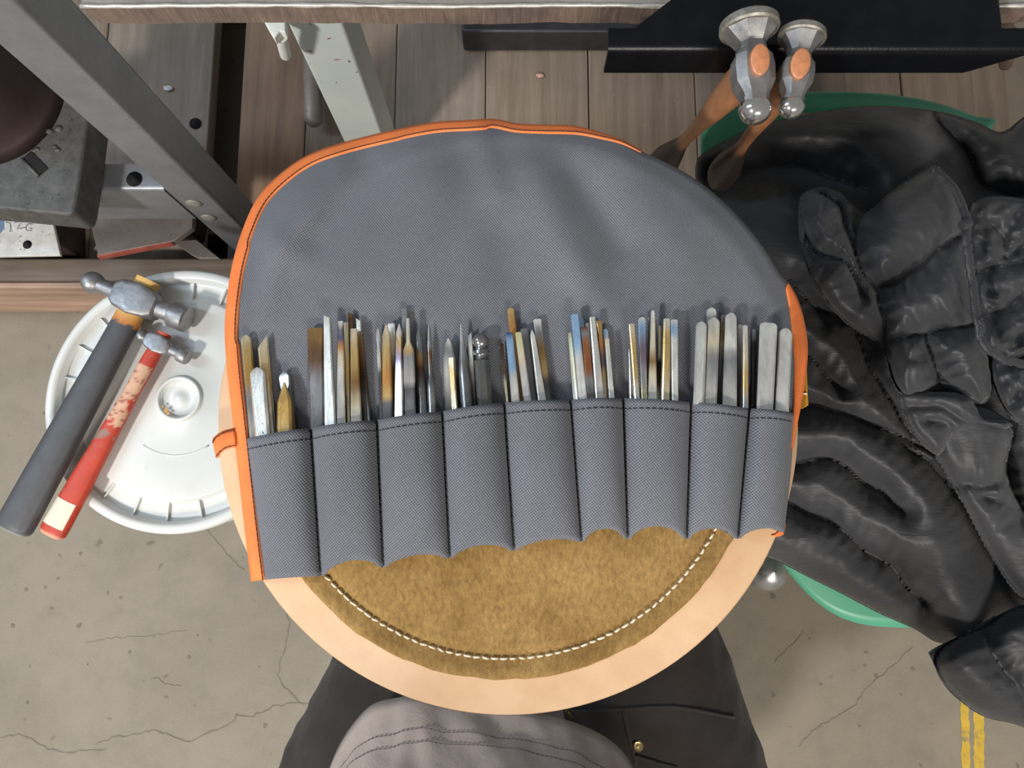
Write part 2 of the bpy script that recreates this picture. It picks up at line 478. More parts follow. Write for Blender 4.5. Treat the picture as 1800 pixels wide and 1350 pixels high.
rnd = random.Random(11)
spots = [(141, 973), (102, 1017), (212, 1050), (46, 1037), (22, 1100), (228, 1146), (154, 1168), (48, 1235), (347, 1117), (332, 1155), (416, 1257), (466, 1276), (79, 1033), (1443, 1203), (1584, 1221), (1540, 1188), (1520, 1170), (1605, 1176)]
for i, (x, y) in enumerate(spots):
    c = unproj(x, y, 0.0004); r = rnd.uniform(0.0018, 0.0042)
    pts = [c + Vector((math.cos(a), math.sin(a), 0)) * r * rnd.uniform(0.6, 1.2) for a in [k * math.pi / 5 for k in range(10)]]
    mk('floor_stain', pts, [tuple(range(10))], M['crack'], floor, smooth=False)

# painted yellow floor line: two narrow stripes
for (xa, xb) in ((1691, 1706), (1713, 1732)):
    a0 = unproj(xa, 1400, 0.0005); a1 = unproj(xb, 1400, 0.0005)
    b0 = unproj(xa - 3, 1180, 0.0005); b1 = unproj(xb - 4, 1180, 0.0005)
    n = 26; v = []; f = []
    for i in range(n + 1):
        t = i / n
        p = a0.lerp(b0, t); q = a1.lerp(b1, t)
        j = 0.0014
        v += [p + Vector((rnd.uniform(-j, j), 0, 0)), q + Vector((rnd.uniform(-j, j), 0, 0))]
        if i: f.append((2 * i - 2, 2 * i - 1, 2 * i + 1, 2 * i))
    mk('floor_line', v, f, M['yellow'], floor, smooth=False)

# ================================================================ timber platform under the bench
DZ = 0.12
plat = empty('timber_platform', (0, 0.34, 0), 'low grimy timber platform of boards under the steel bench', 'platform')
edges = [(-1.02, -0.84), (-0.839, -0.672), (-0.671, -0.494), (-0.444, -0.338), (-0.3368, -0.192), (-0.1908, -0.044), (-0.0428, 0.125), (0.1266, 0.30), (0.3012, 0.47), (0.4712, 0.64), (0.6412, 0.812)]
for i, (a, b) in enumerate(edges):
    dz = rnd.uniform(-0.002, 0.002)
    box('board', (a, 0.362, DZ - 0.028 + dz), (b, 1.35, DZ + dz), M['rust_wood'] if i == 3 else (M['deck_wood_b'] if i in (2, 5, 8) else M['deck_wood']), plat, 0.002)
box('front_beam', (-1.02, 0.322, 0.0), (0.812, 0.357, 0.16), M['beam_wood'], plat, 0.004)
box('front_facing', (-1.02, 0.312, 0.004), (0.812, 0.3215, 0.152), M['beam_face'], plat, 0.003)
for y in (0.42, 0.85, 1.28):
    box('stringer', (-1.02, y, 0.0), (0.812, y + 0.05, DZ - 0.031), M['beam_wood'], plat, 0.002)
# screw holes in the boards
for (x, y) in ((343, 217),):
    c = unproj(x, y, DZ + 0.003)
    v, f = lathe([(-0.003, 0.0085), (0.0, 0.0095), (0.0006, 0.0095)], c, seg=16)
    mk('knot_hole', v, f, M['hole'], plat)

def chip(name, px, py, z, size, mat, label, cat):
    c = unproj(px, py, z)
    rr = random.Random(int(px))
    bm = bmesh.new(); bmesh.ops.create_icosphere(bm, subdivisions=1, radius=size)
    v = [c + Vector((q.co.x * 1.5 * rr.uniform(.8, 1.2), q.co.y * rr.uniform(.8, 1.2), q.co.z * 0.6 + size * 0.55)) for q in bm.verts]
    f = [tuple(w.index for w in q.verts) for q in bm.faces]; bm.free()
    o = mk(name, v, f, mat, None, smooth=False); tag(o, label, cat)
chip('plastic_chip', 297, 157, DZ + 0.002, 0.0055, M['white_clip'], 'small white plastic chip lying on a grimy board', 'chip')
chip('pink_pebble', 949, 134, DZ + 0.002, 0.0045, M['chip_pink'], 'tiny pale pink pebble on the dark boards', 'pebble')

# ================================================================ steel bench: plate, pale leg, rail
TZ = 0.75
bench = empty('steel_bench', (0.2, 0.6, 0), 'thick flame-cut steel plate bench on pale green painted legs', 'workbench')
# plate with a slightly wavy front edge; top slab, cut edge and burr
def bench_plate():
    x0, x1, yf, yb = -0.3085, 0.74, 0.3455, 1.15
    n = 150
    fr = []
    for i in range(n + 1):
        x = x0 + (x1 - x0) * i / n
        fr.append((x, yf + 0.0016 * noise.noise(Vector((x * 9, 0.3, 0))) + 0.0007 * noise.noise(Vector((x * 60, 2, 0)))))
    v = []; f = []
    zt, zb = TZ, TZ - 0.0195
    for (x, y) in fr: v += [(x, y, zt), (x + 0.003, y + 0.0012 * noise.noise(Vector((x * 25, 5, 0))), zb)]
    faces_front = [(2 * i, 2 * i + 1, 2 * i + 3, 2 * i + 2) for i in range(n)]
    # body (top and bottom and other sides)
    tv = [(x, y, zt) for x, y in fr] + [(x1, yb, zt), (x0, yb, zt)]
    m = len(tv)
    bv = [(x + 0.003, y + 0.0005, zb) for x, y in fr] + [(x1, yb, zb), (x0 + 0.003, yb, zb)]
    bf = [tuple(range(m)), tuple(reversed(range(m, 2 * m))), (n, n + 1, m + n + 1, m + n), (n + 1, n + 2, m + n + 2, m + n + 1), (n + 2, 0, m, m + n + 2)]
    top = mk('plate', tv + bv, bf, M['plate_top'], bench, smooth=False)
    mk('cut_edge', v, faces_front, M['cut_edge'], top, smooth=False)
    path = [(x, y - 0.0002, zt + 0.0003 + 0.0007 * noise.noise(Vector((x * 70, 1, 0)))) for x, y in fr]
    rr = [0.0011 + 0.0009 * (0.5 + noise.noise(Vector((x * 45, 7, 0)))) for x, y in fr]
    tv2, tf2 = tube(path, rr, 6)
    mk('burr', tv2, tf2, M['burr'], top)
bench_plate()
def bench_leg(lo, hi):
    o = box('leg', lo, hi, M['pale_paint'], bench, 0.004)
    return o
leg = bench_leg((-0.252, 0.522, DZ), (-0.189, 0.585, TZ - 0.0195))
bench_leg((0.665, 0.94, DZ + 0.003), (0.728, 1.003, TZ - 0.0195))
bench_leg((-0.252, 1.02, DZ), (-0.189, 1.083, TZ - 0.0195))
# red scratches on the pale leg's front
for (x, y, L, a) in ((578, 68, 9, -25), (592, 105, 14, -8), (591, 145, 5, -50), (627, 127, 7, -30), (545, 90, 10, 30)):
    # leg front is the plane y = 0.5218
    d0 = unproj(x, y, 0.5) - CAM; k = (0.5215 - CAM.y) / d0.y; c = CAM + d0 * k
    dx, dz = math.cos(math.radians(a)) * L * 0.0004, -math.sin(math.radians(a)) * L * 0.0004
    v = [c + Vector((-dx, 0, -dz)), c + Vector((0, 0, 0.0011)), c + Vector((dx, 0, dz)), c + Vector((0, 0, -0.0011))]
    mk('paint_scratch', v, [(0, 1, 2, 3)], M['red_mark'], leg, smooth=False)
# brown pipe under the far end of the tray
pp = [unproj(1772, 34, 0.60), unproj(1776, 62, 0.545), unproj(1774, 88, 0.49), unproj(1768, 112, 0.44)]
pp = [Vector((pp[0].x, pp[0].y + 0.004, TZ - 0.0196))] + pp
v, f = tube(catmull(pp, 6), 0.0075, 12)
o = mk('bent_pipe', v, f, M['brown_pipe']); tag(o, 'short bent brown pipe hanging under the bench beside the black tray', 'pipe')

# white clip clamped on the pale leg
clip = empty('cable_clip', unproj(490, 60, 0.52), 'small white plastic clip with a round peg on the pale bench leg', 'clip')
def clip_parts():
    z = 0.50
    P = [unproj(466, 42, z), unproj(507, 42, z), unproj(508, 70, z), unproj(497, 66, z), unproj(488, 80, z), unproj(476, 60, z)]
    n = len(P); top = [p + Vector((0, 0, 0.012)) for p in P]
    f = [tuple(range(n)), tuple(range(n, 2 * n))] + [(i, (i + 1) % n, n + (i + 1) % n, n + i) for i in range(n)]
    bevel(mk('bracket', list(P) + top, f, M['white_clip'], clip, smooth=True, sharp=30), 0.0015)
    a = unproj(494, 64, 0.50); b = unproj(502, 97, 0.455)
    v, f = tube([a, a.lerp(b, 0.5), b, b + (b - a).normalized() * 0.001], [0.0068, 0.0066, 0.0064, 0.0045], 14)
    mk('peg', v, f, M['white_clip'], clip, sharp=40)
clip_parts()

# black box beam under the bench
def bb(lo, hi, name, mat, label, cat):
    o = box(name, lo, hi, mat, None, 0.004); tag(o, label, cat); return o
pa = unproj(815, 90, DZ + 0.004)
bb((pa.x, pa.y, DZ + 0.003), (0.42, pa.y + 0.16, DZ + 0.055), 'box_beam', M['black_beam'], 'black painted steel box beam lying under the bench plate', 'steel beam')

# round bar lying behind the pale leg
a = unproj(551, 212, 0.15); b = unproj(548, 40, 0.15)
v, f = tube([a + Vector((0, -0.010, 0)), a + Vector((0, -0.006, 0)), a, b], [0.004, 0.010, 0.0145, 0.0145], 16)
o = mk('steel_bar', v, f, M['grey_plate']); tag(o, 'round-ended brown-grey steel bar lying on boards behind the pale leg', 'steel bar')

# ================================================================ dark post stand on the left
stand = empty('steel_stand', (-0.40, 0.395, DZ), 'bare blue-grey steel stand with square tube post and angle rail', 'metal stand')
px0, px1 = -0.378 - 0.051, -0.378
post = box('post', (px0, 0.371, DZ + 0.002), (px1, 0.422, 0.93), M['blue_steel'], stand, 0.004)
box('foot_plate', (px0 - 0.02, 0.364, DZ), (px1 + 0.02, 0.44, DZ + 0.006), M['blue_steel'], stand, 0.001)
def angle_rail():
    z1 = 0.377; yf = 0.3705
    xl, xr = -0.80, px0 - 0.0005
    prof = []
    r = 0.006; t = 0.006
    pts = [(yf, 0.284)]
    for k in range(7):
        a = math.pi - k * math.pi / 12
        pts.append((yf + r + r * math.cos(a), z1 - r + r * math.sin(a)))
    pts += [(yf + 0.034, z1), (yf + 0.034, z1 - t), (yf + t, z1 - t), (yf + t, 0.284)]
    rings = [[(x, y, z) for y, z in pts] for x in (xl, xr)]
    v, f = ringloft(rings)
    o = mk('rail', v, f, M['blue_steel'], stand, sharp=40)
    c = unproj(236, 315, z1 + 0.0004)
    v, f = lathe([(-0.004, 0.0092), (0.0, 0.0092), (0.0003, 0.0098)], c, seg=24)
    mk('bolt_hole', v, f, M['hole'], o)
    box('rail', (xl, 0.47, 0.33), (-0.68, 0.50, z1), M['blue_steel'], stand, 0.003)
angle_rail()
for (x, y) in ((341, 357), (367, 382)):
    d0 = unproj(x, y, 0.3) - CAM; k = (0.371 - CAM.y) / d0.y; c = CAM + d0 * k
    v, f = lathe([(0.0, 0.0105), (0.0012, 0.0100), (0.0024, 0.006)], c, Vector((0, -1, 0)), 20)
    mk('ground_weld_spot', v, f, M['plate_top'], post)

# ================================================================ cast iron machine base with round column
base = empty('cast_iron_base', unproj(60, 300, 0.378), 'pitted dark cast-iron machine base with round column and slot', 'machine base')
def cast_base():
    z1, z0 = 0.425, 0.378
    P = [(-160, 355), (0, 366), (60, 372), (118, 378), (127, 374), (132, 360), (142, 300), (152, 222), (160, 160), (150, 60), (-160, 60)]
    poly = [unproj(x, y, z1) for x, y in P]
    o = prism('base_plate', [(p.x, p.y) for p in poly], z0, z1, M['cast_iron'], base, 0.003)
    c = unproj(-22, 165, z1)
    v, f = lathe([(0, 0.092), (0.01, 0.084), (0.03, 0.077), (0.30, 0.074), (0.32, 0.066)], c, seg=40)
    mk('column', v, f, M['dark_iron'], base)
    # slot with raised lip
    a, b = unproj(47, 272, z1 + 0.0012), unproj(76, 302, z1 + 0.0012)
    d = (b - a).normalized(); s = Vector((-d.y, d.x, 0))
    w = 0.0065
    mk('slot', [a + s * w, a - s * w, b - s * w, b + s * w] + [q + Vector((0, 0, -0.004)) for q in (a + s * w, a - s * w, b - s * w, b + s * w)],
       [(0, 1, 2, 3), (4, 5, 6, 7), (0, 1, 5, 4), (1, 2, 6, 5), (2, 3, 7, 6), (3, 0, 4, 7)], M['hole'], base, smooth=False)
    q0, q1 = a - s * (w + 0.001), b - s * (w + 0.001)
    v, f = tube([q0, q1], 0.0022, 8); mk('slot_lip', v, f, M['cast_iron'], base)
    rr = random.Random(4)
    for i in range(9):
        c = unproj(62 + rr.uniform(-10, 45), 262 - rr.uniform(-6, 45), z1 + 0.0005)
        bm = bmesh.new(); bmesh.ops.create_icosphere(bm, subdivisions=1, radius=rr.uniform(0.0018, 0.0045))
        vv = [c + Vector((q.co.x * 1.4, q.co.y, q.co.z * .6)) for q in bm.verts]; ff = [tuple(w_.index for w_ in q.verts) for q in bm.faces]; bm.free()
        mk('casting_lump', vv, ff, M['cast_iron'], base)
cast_base()

# ================================================================ scrap plates on the platform
def scrap(name, P, z, th, mat, label, cat, bev=0.001):
    poly = [unproj(x, y, z) for x, y in P]
    o = prism(name, [(p.x, p.y) for p in poly], z - th, z, mat, None, bev)
    tag(o, label, cat); return o
bp = scrap('bright_steel_plate', [(-90, 330), (88, 330), (91, 384), (98, 412), (106, 449), (-90, 453)], 0.215, 0.006, M['bright_plate'],
           'bright scratched steel plate with one drilled hole and faint marker writing', 'steel plate')
c = unproj(48, 430, 0.2153)
v, f = lathe([(-0.003, 0.0062), (0.0, 0.0062), (0.0003, 0.0064)], c, seg=20); mk('drilled_hole', v, f, M['hole'], bp)
for st in ([(10, 390), (17, 392), (19, 400), (17, 408)], [(25, 391), (40, 389), (33, 397), (30, 402), (44, 400)], [(57, 394), (50, 393), (45, 399), (47, 405), (55, 405), (56, 401), (51, 401)]):
    W = [unproj(x, y, 0.2154) for x, y in st]
    v, f = tube(W, 0.0006, 4, 0.3); mk('marker_writing', v, f, M['logo_grey'], bp)
W = [unproj(x, y, 0.2154) for x, y in [(-8, 386), (7, 388), (7, 402), (-2, 412), (-10, 414)]]
mk('blue_marker_patch', W, [tuple(range(5))], M['ink_blue'], bp, smooth=False)
# prop under the bright plate
scrap('steel_block', [(-80, 345), (90, 345), (92, 424), (-80, 424)], 0.2085, 0.0865, M['dark_iron'], 'dark rusty steel block propping up the bright plate', 'steel block', 0.003)
rp = scrap('grey_steel_offcut', [(150, 345), (340, 345), (338, 400), (305, 424), (172, 449), (158, 388)], 0.215, 0.012, M['grey_plate'],
           'grey steel offcut with red painted slanting edge beside the square post', 'steel plate')
a, b = unproj(174, 450.5, 0.2095), unproj(304, 425.5, 0.2095)
d = (b - a).normalized(); s = Vector((d.y, -d.x, 0))
v = [a + s * 0.0034 + Vector((0, 0, -0.006)), b + s * 0.0034 + Vector((0, 0, -0.006)), b + s * 0.0034 + Vector((0, 0, 0.0050)), a + s * 0.0034 + Vector((0, 0, 0.0050)),
     a - s * 0.002 + Vector((0, 0, -0.006)), b - s * 0.002 + Vector((0, 0, -0.006)), b - s * 0.002 + Vector((0, 0, 0.0050)), a - s * 0.002 + Vector((0, 0, 0.0050))]
mk('red_edge', v, [(0, 1, 2, 3), (4, 5, 6, 7), (0, 1, 5, 4), (3, 2, 6, 7), (0, 3, 7, 4), (1, 2, 6, 5)], M['red_edge'], rp, smooth=False)
scrap('steel_support', [(190, 350), (330, 350), (320, 395), (190, 400)], 0.2025, 0.0805, M['dark_iron'], 'dark rusty steel block under the offcut with the red edge', 'steel block', 0.003)
scrap('steel_strip', [(302, 424), (345, 421), (386, 454), (350, 454), (338, 449)], 0.172, 0.010, M['grey_plate'], 'short grey steel strip with slanted end beside the red-edged offcut', 'steel strip')
scrap('steel_packer', [(318, 428), (350, 424), (372, 445), (345, 447)], 0.1615, 0.0415, M['dark_iron'], 'small dark packing block under the short slanted strip', 'steel block')
# ================================================================ stool, sandbag
SZ = 0.77
SC = unproj(893, 718, SZ)
SR = (unproj(1404, 718, SZ) - SC).length
stool = empty('round_stool', (SC.x, SC.y, 0), 'round stool topped with a pale veg-tan leather disc', 'stool')
v, f = lathe([(-0.022, 0.0), (-0.022, SR - 0.012), (-0.018, SR - 0.006), (-0.005, SR - 0.005), (-0.0045, 0.0)], SC, seg=128, cap=False)
mk('seat_board', v, f, M['seat_board'], stool, sharp=40)
v, f = lathe([(-0.0045, 0.0), (-0.0045, SR - 0.003), (-0.0038, SR - 0.0008), (-0.0022, SR), (-0.0007, SR - 0.0006), (0.0, SR - 0.002), (0.0001, 0.0)], SC, seg=160, cap=False)
mk('leather_top', v, f, M['leather'], stool)
v, f = lathe([(0.0, 0.0), (0.0, 0.115), (0.006, 0.115), (0.014, 0.105), (0.022, 0.045), (0.04, 0.030), (0.69, 0.028), (0.715, 0.060), (0.747, 0.095), (0.747, 0.0)], (SC.x, SC.y, 0), seg=48, cap=False)
mk('pedestal', v, f, M['dark_iron'], stool, sharp=40)

BC = unproj(888, 727, SZ); BR = (unproj(888 + 445, 727, SZ) - BC).length   # sandbag
SRING = BR - 0.0125
bag = empty('leather_sandbag', (BC.x, BC.y, SZ), 'round brown suede sandbag with white stitched rim on the leather stool', 'sandbag')
def bag_h(r):
    if r < SRING: return 0.0034 + 0.0125 * max(0.0, 1 - (r / SRING) ** 2)
    return 0.0035
def bag_mesh():
    seg = 160
    rs = [0.0] + [(SRING - .012) * k / 14 for k in range(1, 15)] + [SRING - .008, SRING - .0045, SRING - .002, SRING, SRING + .002, SRING + .005, BR - 0.003, BR - 0.001, BR]
    rings = []
    for r in rs:
        rings.append([])
        for k in range(seg):
            a = 2 * math.pi * k / seg
            rr = r + (0.0009 * noise.noise(Vector((math.cos(a) * 14, math.sin(a) * 14, 1))) + 0.0004 * noise.noise(Vector((math.cos(a) * 60, math.sin(a) * 60, 3))) if r > SRING + .003 else 0)
            h = bag_h(r)
            if abs(r - SRING) < .0021: h = 0.0022
            if r >= BR - 0.0011: h = 0.0026 if r < BR else 0.0004
            if r < SRING: h += 0.0006 * noise.noise(Vector((math.cos(a) * r * 60, math.sin(a) * r * 60, 5))) * min(1, (SRING - r) / .02)
            rings[-1].append((BC.x + rr * math.cos(a), BC.y + rr * math.sin(a), SZ + h))
    rings.append([(BC.x + (BR - .002) * math.cos(2 * math.pi * k / seg), BC.y + (BR - .002) * math.sin(2 * math.pi * k / seg), SZ + 0.0002) for k in range(seg)])
    v, f = ringloft(rings, cap=False)
    return mk('suede_body', v, f, M['suede'], bag)
body = bag_mesh()
def stitches(pts, length, gap, rad, mat, name, parent, lift=0.0004, jit=0.0):
    """dashed thread along a polyline of world points; joined, too small to pick apart"""
    geos = []; rr = random.Random(5)
    P = [Vector(p) for p in pts]
    cum = [0.0]
    for a, b in zip(P[:-1], P[1:]): cum.append(cum[-1] + (b - a).length)
    def at(s):
        s = min(max(s, 0), cum[-1] - 1e-9)
        lo, hi = 0, len(cum) - 1
        while hi - lo > 1:
            m = (lo + hi) // 2
            if cum[m] <= s: lo = m
            else: hi = m
        t = (s - cum[lo]) / max(1e-9, cum[lo + 1] - cum[lo])
        return P[lo].lerp(P[lo + 1], t)
    s = 0.0
    while s < cum[-1]:
        a, m, b = at(s), at(s + length / 2), at(s + length)
        up = Vector((0, 0, lift)); j = Vector((rr.uniform(-jit, jit), rr.uniform(-jit, jit), 0))
        geos.append(tube([a + j - up, a.lerp(m, 0.3) + up + j, m.lerp(b, 0.7) + up - j, b - j - up], rad, 5))
        s += length + gap
    v, f = join_geo(*geos)
    o = mk(name, v, f, mat, parent); o['kind'] = 'stuff'; return o
ring = [(BC.x + SRING * math.cos(2 * math.pi * k / 400), BC.y + SRING * math.sin(2 * math.pi * k / 400), SZ + 0.0032) for k in range(401)]
stitches(ring, 0.0036, 0.0018, 0.0007, M['thread_white'], 'stitching', bag, 0.0005, 0.0003)
# golden suede strap end at the bag's far side
def strap():
    zz = SZ + 0.0022
    P = [(1370, 560), (1395, 590), (1413, 620), (1419, 650), (1421, 700), (1422, 712), (1412, 718), (1396, 719), (1385, 700), (1370, 660)]
    poly = [unproj(x, y, zz) for x, y in P]
    o = prism('strap', [(p.x, p.y) for p in poly], zz - 0.0022, zz, M['tab_suede'], bag, 0.0006)
    pts = [unproj(x, 692, zz + 0.0004) for x in (1399, 1406, 1413, 1420)]
    stitches(pts, 0.003, 0.0008, 0.0006, M['thread_white'], 'strap_stitch', o, 0.0003)
strap()

# ================================================================ canvas tool roll
roll = empty('canvas_tool_roll', (SC.x, SC.y, SZ), 'charcoal canvas tool roll with orange binding opened over the sandbag', 'tool roll')
OUT = [(443, 1022), (432, 930), (421, 830), (411, 740), (401, 650), (397, 590), (399, 540), (409, 470), (426, 410), (452, 352), (490, 310), (540, 275), (600, 253), (680, 233), (760, 217), (820, 213), (868, 211), (910, 219), (960, 221), (1010, 223), (1060, 236), (1095, 248), (1128, 266),
       (1165, 283), (1210, 307), (1255, 340), (1300, 383), (1338, 430), (1365, 472), (1385, 498), (1400, 525), (1411, 560), (1418, 605), (1416, 650), (1409, 700), (1402, 740), (1394, 780), (1390, 830), (1384, 890), (1378, 938),
       (1330, 944), (1250, 946), (1160, 948), (1080, 950), (1000, 956), (900, 966), (800, 980), (700, 993), (600, 1005), (540, 1013), (480, 1019)]
# pockets: seam tops and bottoms in order from the orange tab
SEAM_T = [(433, 771), (546, 752), (662, 738), (777, 723), (886, 708), (1003, 703), (1095, 700), (1215, 707), (1318, 718), (1396, 726)]
SEAM_B = [(466, 1019), (563, 1013), (673, 997), (790, 981), (903, 968), (1022, 952), (1103, 947), (1207, 947), (1297, 947), (1379, 936)]
PH = [0.0128, 0.0142, 0.0138, 0.0138, 0.0138, 0.0138, 0.0138, 0.0142, 0.0140]    # bulge
SCAL = [1, 20, 13, 16, 11, 20, 22, 18, 12]                                      # how far the bulge pulls the lower hem up, px
SKEW = [-0.15, -0.35, -0.35, -0.35, -0.2, -0.1, 0.0, 0.1, 0.1]
def hem_px(i, u):
    b0, b1_ = SEAM_B[i], SEAM_B[i + 1]
    sc = max(0.0, math.sin(math.pi * min(1, max(0, (u - 0.06) / 0.88)))) ** 0.6
    return b0[0] + (b1_[0] - b0[0]) * u, b0[1] + (b1_[1] - b0[1]) * u - SCAL[i] * sc
def r_from(c, p): return math.hypot(p.x - c.x, p.y - c.y)
FOLDS = [  # px line, half width px, height m : soft creases of the cloth
    (590, 285, 500, 430, 34, 0.0022), (840, 230, 872, 330, 30, 0.0016), (935, 300, 1060, 560, 40, 0.0026), (1090, 290, 1180, 420, 44, 0.0020),
    (640, 300, 560, 420, 30, -0.0016), (1010, 300, 1090, 430, 26, -0.0014), (760, 330, 700, 520, 60, 0.0022), (1230, 400, 1170, 560, 46, 0.0022), (480, 420, 470, 560, 26, 0.0018), (890, 420, 900, 540, 40, -0.0014)]
def cloth_z(px, py):
    z = SZ + 0.008
    for _ in range(3):
        p = unproj(px, py, z)
        r = r_from(SC, p)
        z = SZ + 0.0066 + 0.0125 * max(0.0, 1 - (r / 0.182) ** 2)
        if r > SR - 0.004: z -= 1.0 * (r - SR + 0.004) ** 1.15
    w = 0.0
    for (x0, y0, x1, y1, hw, h) in FOLDS:
        dx, dy = x1 - x0, y1 - y0; L2 = dx * dx + dy * dy
        t = ((px - x0) * dx + (py - y0) * dy) / L2
        tt = min(1, max(0, t)); d = math.hypot(px - x0 - tt * dx, py - y0 - tt * dy)
        w += h * math.exp(-(d / hw) ** 2)
    w += 0.0012 * noise.noise(Vector((px * 0.006, py * 0.006, 2.0)))
    k = min(1.0, max(0.0, (600 - py) / 120.0))
    return z + 0.0006 + 2.3 * w * (0.07 + 0.93 * k)
def cloth_pt(px, py, lift=0.0):
    return unproj(px, py, cloth_z(px, py) + lift)

def star_mesh(outline, center, rings, parent, name, mat, lift=0.0, thick=0.0012):
    O = outline
    n = len(O); v = [cloth_pt(center[0], center[1], lift)]; f = []
    for i in range(1, rings + 1):
        t = (i / rings) ** 0.85
        for p in O:
            v.append(cloth_pt(center[0] + (p[0] - center[0]) * t, center[1] + (p[1] - center[1]) * t, lift))
    for j in range(n): f.append((0, 1 + j, 1 + (j + 1) % n))
    for i in range(rings - 1):
        a = 1 + i * n; b = a + n
        for j in range(n): f.append((a + j, b + j, b + (j + 1) % n, a + (j + 1) % n))
    o = mk(name, v, f, mat, parent)
    if thick:
        m = o.modifiers.new('cloth', 'SOLIDIFY'); m.thickness = thick; m.offset = -1
    return o
OUTS = [(p.x, p.y) for p in catmull(OUT[:40], 5)] + [hem_px(i, k / 12) for i in range(8, -1, -1) for k in range(11, 0, -1)] + [(455, 1021)]
star_mesh(OUTS, (900, 640), 44, roll, 'back_panel', M['canvas'])

def strip(name, outer, inner_off, mat, parent, lift, thick=0.0009, ctr=(900, 640), lo=-2.0, normal=True):
    """binding: a band along 'outer' px points reaching inner_off px inwards"""
    P = [Vector((p[0], p[1])) for p in outer]; v = []; f = []; n = len(P)
    cols = 5
    for i, p in enumerate(P):
        d = P[min(i + 1, n - 1)] - P[max(i - 1, 0)]
        s = Vector((-d.y, d.x)).normalized()
        if s.dot(Vector(ctr) - p) < 0: s = -s
        w = inner_off[i] if isinstance(inner_off, list) else inner_off
        for k in range(cols):
            q = p + s * (lo + (w - lo) * k / (cols - 1))
            bul = lift + 0.0007 * math.sin(math.pi * k / (cols - 1))
            v.append(cloth_pt(q.x, q.y, bul))
        if i:
            for k in range(cols - 1):
                f.append(((i - 1) * cols + k, (i - 1) * cols + k + 1, i * cols + k + 1, i * cols + k))
    o = mk(name, v, f, mat, parent)
    m = o.modifiers.new('cloth', 'SOLIDIFY'); m.thickness = thick + 0.0016; m.offset = -1
    return o
left_edge = [(p.x, p.y) for p in catmull(OUT[:23], 6)]
nL = len(left_edge)
wid = []
for (x, y) in left_edge:
    w = 23 if y > 600 else (20 if y > 420 else 17)
    if x > 700: w = 16
    if x > 860: w = 13
    if x > 1000: w = 13 - 11 * (x - 1000) / 128
    wid.append(max(2.0, w))
b1 = strip('binding', left_edge, wid, M['orange'], roll, 0.0009)
right_edge = [(p.x, p.y) for p in catmull([(1386, 499), (1400, 525), (1411, 560), (1418, 605), (1416, 650), (1409, 700), (1400, 745), (1392, 790)], 6)]
m_ = len(right_edge)
b2 = strip('binding', right_edge, [3 + 20 * math.sin(math.pi * min(1, (i / m_) * 1.1)) ** 0.7 if i / m_ < 0.45 else max(2, 23 * (1 - ((i / m_) - 0.45) / 0.6)) for i in range(m_)], M['orange'], roll, 0.0009)
strip('binding', [(1380, 920), (1378, 930), (1376, 939), (1368, 941), (1360, 942)], [3, 6, 9, 7, 3], M['orange'], roll, 0.0012)
# dark machine stitching along the binding
st = []
for i, (x, y) in enumerate(left_edge):
    P = left_edge
    d = Vector(P[min(i + 1, nL - 1)]) - Vector(P[max(i - 1, 0)]); s = Vector((-d.y, d.x)).normalized()
    if s.dot(Vector((900, 640)) - Vector((x, y))) < 0: s = -s
    q = Vector((x, y)) + s * max(1.0, wid[i] - 4.0)
    st.append(cloth_pt(q.x, q.y, 0.0019))
stitches(st, 0.0026, 0.0006, 0.00032, M['thread_dark'], 'binding_stitch', roll, 0.0002)
# orange loop tab on the bound edge
def loop_tab():
    A = [(412, 752), (392, 757), (376, 768), (373, 775)]; B = [(416, 786), (398, 790), (388, 797), (380, 806)]
    n = 9; v = []; f = []
    ca = catmull(A, 4); cb = catmull(B, 4)
    for i in range(len(ca)):
        for k in range(5):
            t = k / 4
            q = ca[i].lerp(cb[i], t)
            z = cloth_z(max(q.x, 400), q.y) + 0.0012 + 0.0016 * math.sin(math.pi * i / (len(ca) - 1)) + 0.0012 * math.sin(t * math.pi)
            v.append(unproj(q.x, q.y, z))
        if i:
            for k in range(4): f.append(((i - 1) * 5 + k, (i - 1) * 5 + k + 1, i * 5 + k + 1, i * 5 + k))
    o = mk('loop_tab', v, f, M['orange'], roll)
    m = o.modifiers.new('cloth', 'SOLIDIFY'); m.thickness = 0.0022; m.offset = -1
    for t in (0.1, 0.9):
        pts = [unproj(*(lambda q: (q.x, q.y, cloth_z(max(q.x, 400), q.y) + 0.0032))(ca[i].lerp(cb[i], t))) for i in range(len(ca))]
        stitches(pts, 0.0026, 0.0006, 0.0003, M['thread_dark'], 'tab_stitch', o, 0.0002)
loop_tab()

def pocket_prof(u, skew):
    c = 0.5 + 0.5 * skew * 0.35
    x = (u - c) / (c if u < c else 1 - c)
    return max(0.0, 1 - abs(x) ** 2.5) ** 0.66
def pocket_pt(i, u, w):
    """u across 0..1, w down 0..1"""
    t0, t1, b0, b1_ = SEAM_T[i], SEAM_T[i + 1], SEAM_B[i], SEAM_B[i + 1]
    tx = t0[0] + (t1[0] - t0[0]) * u; ty = t0[1] + (t1[1] - t0[1]) * u - 2.0 * math.sin(math.pi * u)
    bx, by = hem_px(i, u)
    px = tx + (bx - tx) * w; py = ty + (by - ty) * w
    h = PH[i] * pocket_prof(u, SKEW[i]) * (1.0 - 0.45 * w ** 4)
    h += 0.0003 * noise.noise(Vector((px * 0.02, py * 0.012, i)))
    return px, py, h
def pocket_world(i, u, w, lift=0.0):
    px, py, h = pocket_pt(i, u, w)
    return unproj(px, py, cloth_z(px, py) + 0.0016 + h + lift)
